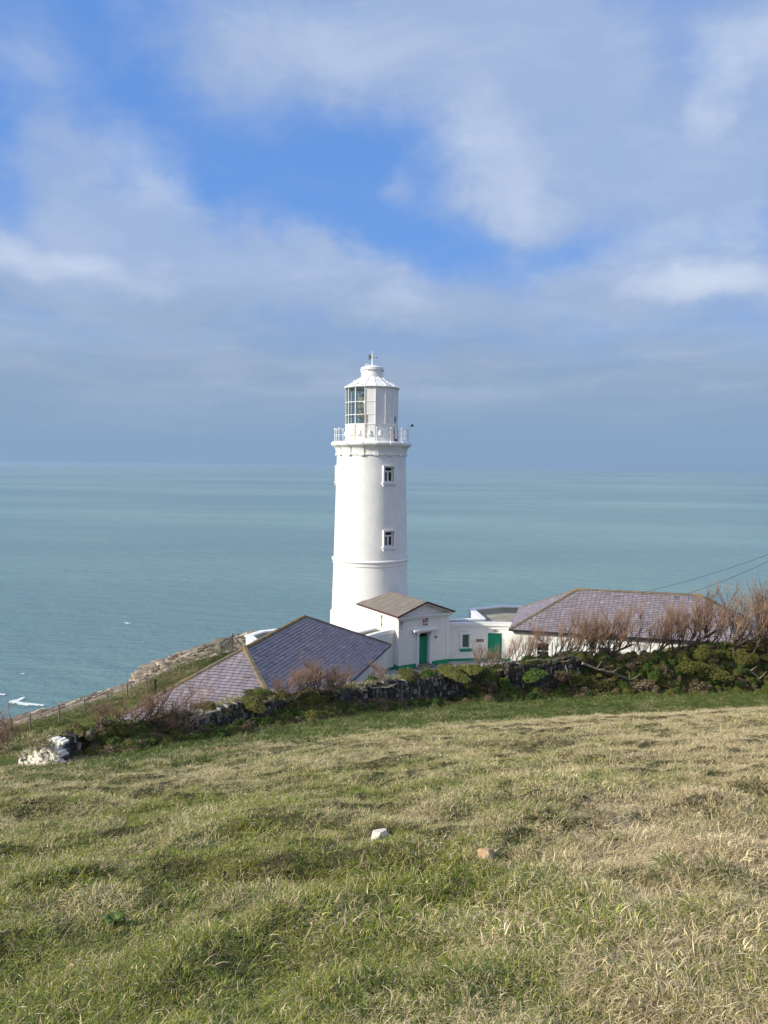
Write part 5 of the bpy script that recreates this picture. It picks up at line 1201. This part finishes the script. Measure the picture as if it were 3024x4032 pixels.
# ------------------------------------------------------------------ grass
def grass_mat(nm, ga, gb, tl=.16):
    m, t, b = new_mat(nm)
    bl = t.n('ShaderNodeAttribute', attribute_name='bl').outputs['Fac']; tt = t.n('ShaderNodeAttribute', attribute_name='tt').outputs['Fac']
    dry = t.n('ShaderNodeAttribute', attribute_name='dry', attribute_type='INSTANCER').outputs['Fac']
    g1 = t.mix(bl, ga, gb)
    st1 = t.mix(t.math('FRACT', t.math('MULTIPLY', bl, 7.3)), (.28, .21, .105), (.84, .71, .43))
    isd = t.ramp(t.math('SUBTRACT', t.math('ADD', dry, t.math('MULTIPLY', tt, .22)), t.math('FRACT', t.math('MULTIPLY', bl, 3.7))), -.05, .12)
    col = t.mix(isd, g1, st1)
    df = t.n('ShaderNodeBsdfDiffuse'); tr = t.n('ShaderNodeBsdfTranslucent'); t.l(col, df.inputs[0]); t.l(col, tr.inputs[0])
    mx = t.n('ShaderNodeMixShader'); mx.inputs[0].default_value = tl; t.l(df.outputs[0], mx.inputs[1]); t.l(tr.outputs[0], mx.inputs[2])
    gl = t.n('ShaderNodeBsdfGlossy'); gl.inputs['Roughness'].default_value = .45; gl.inputs[0].default_value = (.9, .9, .8, 1); m2 = t.n('ShaderNodeMixShader'); m2.inputs[0].default_value = .035; t.l(mx.outputs[0], m2.inputs[1]); t.l(gl.outputs[0], m2.inputs[2])
    t.l(m2.outputs[0], m.node_tree.nodes['Material Output'].inputs[0]); return m
GM = grass_mat('field_grass_blades', (.07, .13, .008), (.33, .355, .05)); GM2 = grass_mat('lush_grass_blades', (.026, .068, .004), (.10, .15, .015))
def tuft(seed, nb, rad, lmin, lmax, wid, bend, flow=(0, 0), upr=1., gm=None):
    rs = np.random.default_rng(seed); S = 4
    a = rs.random(nb)*2*PI; r = rad*np.sqrt(rs.random(nb)); root = np.stack([r*np.cos(a), r*np.sin(a), np.full(nb, -.015)], 1)
    az = a+rs.normal(size=nb)*1.1; tilt = np.abs(rs.normal(size=nb))*.35+.12
    d = np.stack([np.cos(az)*tilt+flow[0], np.sin(az)*tilt+flow[1], np.full(nb, upr)], 1); d /= np.linalg.norm(d, axis=1)[:, None]
    L = lmin+(lmax-lmin)*rs.random(nb)**1.4; bz = bend*(.4+1.2*rs.random(nb)); hd = np.stack([np.cos(az)+flow[0]*2, np.sin(az)+flow[1]*2, 0*az], 1); hd /= np.linalg.norm(hd, axis=1)[:, None]+1e-6
    side = np.stack([-np.sin(az+rs.normal(size=nb)*.7), np.cos(az+rs.normal(size=nb)*.7), 0*az], 1)
    V = []; tt = []
    p = root.copy(); dd = d.copy()
    for k_ in range(S+1):
        w_ = wid*(1-(k_/S)**1.6)*.5+.0004; V += [p-side*w_, p+side*w_]; tt += [k_/S, k_/S]
        if k_ < S:
            p = p+dd*(L/S)[:, None]; dd = dd+hd*(bz/S*1.1)[:, None]+np.array([0, 0, -1])*(bz/S*1.15)[:, None]+rs.normal(size=(nb, 3))*.07; dd /= np.linalg.norm(dd, axis=1)[:, None]
    V = np.stack(V, 1); n2 = 2*(S+1); base = (np.arange(nb)*n2)[:, None, None]; q = np.array([(2*k_, 2*k_+1, 2*k_+3, 2*k_+2) for k_ in range(S)])[None]
    me = mesh_np('grass_tuft', V.reshape(-1, 3), (base+q).reshape(-1, 4), gm or GM, True)
    for nm, val in (('bl', np.repeat(rs.random(nb), n2)), ('tt', np.tile(np.array(tt), nb))):
        at_ = me.attributes.new(nm, 'FLOAT', 'POINT'); at_.data.foreach_set('value', val.astype(np.float32))
    return me
def scatter(name, label, protos, P, rot, sc, dry):
    """stuff: one object whose points each carry a tuft"""
    me = bpy.data.meshes.new(name); me.vertices.add(len(P)); me.vertices.foreach_set('co', np.asarray(P, np.float32).ravel()); me.update()
    for nm, typ, val, key in (('rot', 'FLOAT_VECTOR', rot, 'vector'), ('sc', 'FLOAT', sc, 'value'), ('dry', 'FLOAT', dry, 'value'), ('pick', 'INT', RNG.integers(0, len(protos), len(P)), 'value')):
        a = me.attributes.new(nm, typ, 'POINT'); a.data.foreach_set(key, np.asarray(val, np.int32 if typ == 'INT' else np.float32).ravel())
    o = bpy.data.objects.new(name, me); COL.objects.link(o); tag(o, label, 'grass', kind='stuff')
    ng = bpy.data.node_groups.new(name+'_scatter', 'GeometryNodeTree'); ng.interface.new_socket('Geometry', in_out='INPUT', socket_type='NodeSocketGeometry'); ng.interface.new_socket('Geometry', in_out='OUTPUT', socket_type='NodeSocketGeometry')
    N = ng.nodes; L = ng.links; gi = N.new('NodeGroupInput'); go = N.new('NodeGroupOutput'); jn = N.new('GeometryNodeJoinGeometry')
    for i, pm in enumerate(protos):
        po_ = bpy.data.objects.new('grass_tuft', pm); oi = N.new('GeometryNodeObjectInfo'); oi.inputs['Object'].default_value = po_; oi.inputs['As Instance'].default_value = True; L.new(oi.outputs['Geometry'], jn.inputs[0])
    mp = N.new('GeometryNodeMeshToPoints'); L.new(gi.outputs[0], mp.inputs[0])
    ip = N.new('GeometryNodeInstanceOnPoints'); ip.inputs['Pick Instance'].default_value = True; L.new(mp.outputs[0], ip.inputs['Points']); L.new(jn.outputs[0], ip.inputs['Instance'])
    def attr(nm, typ): n_ = N.new('GeometryNodeInputNamedAttribute'); n_.data_type = typ; n_.inputs['Name'].default_value = nm; return n_.outputs[0]
    L.new(attr('pick', 'INT'), ip.inputs['Instance Index']); er = N.new('FunctionNodeEulerToRotation'); L.new(attr('rot', 'FLOAT_VECTOR'), er.inputs[0]); L.new(er.outputs[0], ip.inputs['Rotation']); L.new(attr('sc', 'FLOAT'), ip.inputs['Scale'])
    L.new(ip.outputs[0], go.inputs[0]); md = o.modifiers.new('scatter', 'NODES'); md.node_group = ng; return o
def sample_field(n, d0, d1, half=.56, margin=2.5, power=1.):
    """random ground points ahead of the viewpoint, thinning with distance"""
    out = []; u = RNG.random(n*2); d = d0*(d1/d0)**(u**power); xw = (RNG.random(n*2)*2-1)*(half*d+margin); return xw[:n], d[:n]
def rots(n, tilt=.18): return np.stack([RNG.normal(size=n)*tilt, RNG.normal(size=n)*tilt, RNG.random(n)*2*PI], 1)
def dryness(x, y):
    """how straw coloured the sward is at a place"""
    v = .44+.75*(fbm(x, y, .5, 3, 61)-.5)+1.0*(fbm(x, y, 2.3, 3, 77)-.5)-.16*sstep(y, 9, 4)
    v = v+.20*sstep(x/np.maximum(y, 2), .05, .45)+.34*sstep(x/np.maximum(y, 2)+.10*(fbm(x, y, .7, 2, 29)-.5), .16, .40)*sstep(y, 12, 5)+.16*sstep(y, 9, 24)-.18*sstep(x/np.maximum(y, 2), .1, -.4)*sstep(y, 16, 6)
    D, I = bank_coords(x, y); v = v+.2*sstep(-D-DB[I], 7, 1)-.5*sstep(D+DB[I]+3.*(fbm(x, y, .8, 2, 57)-.5), -.9, .9)
    return np.clip(v, .13, .97)
TURF = [tuft(200+i, 62, .10, .03, .10, .0036, 1.8) for i in range(6)]
MAT_ = [tuft(220+i, 52, .12, .04, .115, .0034, 2.4, (.25, -.05), .8) for i in range(5)]
LONG = [tuft(240+i, 60, .10, .12, .28, .0046, 2.2, (.45, -.12), .8) for i in range(5)]
STALK = [tuft(260+i, 3, .05, .10, .24, .0026, .6) for i in range(4)]
COARSE = [tuft(280+i, 60, .16, .08, .22, .008, 1.9, (.3, -.1), gm=GM2) for i in range(5)]
x, y = sample_field(72000, 2.2, 48); x2, y2 = sample_field(34000, .8, 46, .56, 13); k2 = np.abs(x2) > .56*y2+2.3; x = np.concatenate([x, x2[k2]]); y = np.concatenate([y, y2[k2]]); D, I = bank_coords(x, y); k_ = (D < -DB[I]+.4+3.2*(fbm(x, y, .7, 3, 52)-.5)) & (RNG.random(len(x)) < .55+.4*sstep(y, 8, 16)+sstep(fbm(x, y, 3.1, 2, 44), .36, .56)); x, y = x[k_], y[k_]; dr = dryness(x, y); n = len(x)
scatter('turf_grass', 'short mixed green and straw grass covering the field', TURF, np.stack([x, y, hz(x, y)], 1), rots(n), (.7+.5*RNG.random(n))*(.68+.55*sstep(fbm(x, y, 1.6, 3, 33), .34, .66))*(1+.022*np.clip(y-6, 0, 30)), dr)
x, y = sample_field(46000, 2.2, 48); x2, y2 = sample_field(22000, .8, 46, .56, 13); k2 = np.abs(x2) > .56*y2+2.3; x = np.concatenate([x, x2[k2]]); y = np.concatenate([y, y2[k2]]); D, I = bank_coords(x, y); dr = dryness(x, y); k_ = (D < -DB[I]+.3+3.2*(fbm(x, y, .7, 3, 52)-.5)) & (RNG.random(len(x)) < .35+sstep(fbm(x, y, 3.1, 2, 44), .38, .58)) & (RNG.random(len(x)) < .30+.7*dr); x, y, dr = x[k_], y[k_], dr[k_]; n = len(x); rt = rots(n, .2); rt[:, 2] = RNG.normal(size=n)*.9
scatter('matted_grass', 'matted dry grass bent over by the wind', MAT_, np.stack([x, y, hz(x, y)], 1), rt, (.65+.6*RNG.random(n))*(.65+.65*sstep(fbm(x, y, 1.6, 3, 33), .34, .66))*(1+.02*np.clip(y-6, 0, 30)), np.clip(dr+.12, 0, 1))
x, y = sample_field(8000, 2.4, 30); tus = fbm(x, y, .8, 2, 91)+.34*sstep(x/y, .10, .42)*sstep(y, 11, 4)-.25*sstep(x/y, .2, -.2); k_ = tus > .72; x, y = x[k_], y[k_]; dr = dryness(x, y); n = len(x); rt = rots(n, .15); rt[:, 2] = RNG.normal(size=n)*.6
scatter('tussock_grass', 'long arching dry grass in tussocks', LONG, np.stack([x, y, hz(x, y)], 1), rt, .5+.45*RNG.random(n), np.clip(dr+.15*sstep(x/y, .0, .3), 0, .96))
x, y = sample_field(1500, 4, 44); D, I = bank_coords(x, y); k_ = D < -DB[I]; x, y = x[k_], y[k_]; n = len(x)
scatter('grass_stalks', 'thin pale grass stalks standing above the sward', STALK, np.stack([x, y, hz(x, y)], 1), rots(n, .2), .7+.6*RNG.random(n), np.full(n, .95))
x, y = sample_field(9000, 2.6, 42); D, I = bank_coords(x, y); k_ = (D < -DB[I]) & (fbm(x, y, 2.4, 2, 88) > .60+.06*sstep(x/y, .0, .35)); x, y = x[k_], y[k_]; n = len(x)
scatter('green_tussocks', 'darker green tussocks dotted through the dry field', COARSE, np.stack([x, y, hz(x, y)], 1), rots(n, .2), (.35+.35*RNG.random(n))*(1+.012*np.clip(y-6, 0, 30)), .04+.3*RNG.random(n))
# lush grass at the foot of the bank, on its top and on rough ground beyond
s = RNG.random(26000)*SS[-1]; off = RNG.random(26000)*13-8.5; x = np.interp(s, SS, CV[:, 0])-np.interp(s, SS, TG[:, 1])*off; y = np.interp(s, SS, CV[:, 1])+np.interp(s, SS, TG[:, 0])*off
ex = np.interp(s, SS, CV[:, 4]); fd = foot_dist(x, y); z = hz(x, y); z = np.where((off > .1) & (off < 1.1) & (ex > .3), np.maximum(z, np.interp(s, SS, CV[:, 2])-.1), z); u_, w_ = to_local(x, y); onpath = (np.hypot(u_-RC_U, w_) > 8.3) & (u_ < 19) & (np.abs(w_) < 9)
k_ = (fd > .9) & ~((off > -.25) & (off < .12) & (ex > .35)) & (z > GZ+.15) & ~onpath & (np.abs(x) < .62*y+9); x, y, z, off, ex = x[k_], y[k_], z[k_], off[k_], ex[k_]; n = len(x)
dr = np.clip(.02+.9*(fbm(x, y, .8, 3, 15)-.47)+.25*((off > -1.2) & (off < .3))+.22*(off > .3), .02, .8)
scatter('bank_grass', 'lush green grass along the foot and top of the stone bank', COARSE, np.stack([x, y, z], 1), rots(n, .25), (.8+.6*RNG.random(n))*(1.1-.35*sstep(fbm(x, y, .5, 2, 3), .4, .6))*np.where((off > .1) & (ex > .3), 1.35, 1.), np.where((off > .1), np.clip(dr+.15, 0, .8), dr))
# low moss, heather and dead stems over the stony bank
s = RNG.random(3600)*SS[-1]; off = RNG.normal(size=3600)*.75-.1; px_ = np.interp(s, SS, CV[:, 5]); ex = np.interp(s, SS, CV[:, 4]); zt = np.interp(s, SS, CV[:, 2]); zf = np.interp(s, SS, CV[:, 3])
nxv = -np.interp(s, SS, TG[:, 1]); nyv = np.interp(s, SS, TG[:, 0]); x = np.interp(s, SS, CV[:, 0])+nxv*off; y = np.interp(s, SS, CV[:, 1])+nyv*off
patch = fbm(s, off*0, .9, 3, 71); k_ = (px_ > 300) & (px_ < 3300) & ((ex < .45) | (off < -.05) | (off > .25)) & ((patch > .44) | (off < -.25) | (ex < .4)) & (off > -1.5) & (off < 1.3) & (foot_dist(x, y) > .5)
x, y, off, zt, ex = x[k_], y[k_], off[k_], zt[k_], ex[k_]; z = hz(x, y); z = np.where((off > .1) & (ex > .3), np.maximum(z, zt-.08), z); n = len(x)
scatter('bank_undergrowth', 'moss, heather and dead stems covering the stony bank', CU_, np.stack([x, y, z-.05], 1), rots(n, .3), .18+.34*RNG.random(n)**1.5, np.zeros(n))
# rough strip beyond the fence and mown lawn
x = RNG.random(30000)*26-34+10; y = 34+RNG.random(30000)*44; g = ED; e_ = -edge_dist(x, y); D, I = bank_coords(x, y); fd = foot_dist(x, y); fx = np.interp(y, [t_[0][1] for t_ in tops], [t_[0][0] for t_ in tops])
k_ = (D > 1.5) & (e_ > 1.6) & (fd > .6) & (x < -6) & ((x < fx+.35) | (RNG.random(len(x)) < .10)); x, y = x[k_], y[k_]; n = len(x); rough = x < np.interp(y, [t_[0][1] for t_ in tops], [t_[0][0] for t_ in tops])+.3
scatter('lawn_grass', 'rough green grass between the lawn fence and the rocks', COARSE, np.stack([x, y, hz(x, y)], 1), rots(n, .25), np.where(rough, .8+.7*RNG.random(n), .35+.2*RNG.random(n)), np.clip(.22+.8*(fbm(x, y, .5, 3, 19)-.45)+.12*(-edge_dist(x, y) < 3.5), .03, .8))
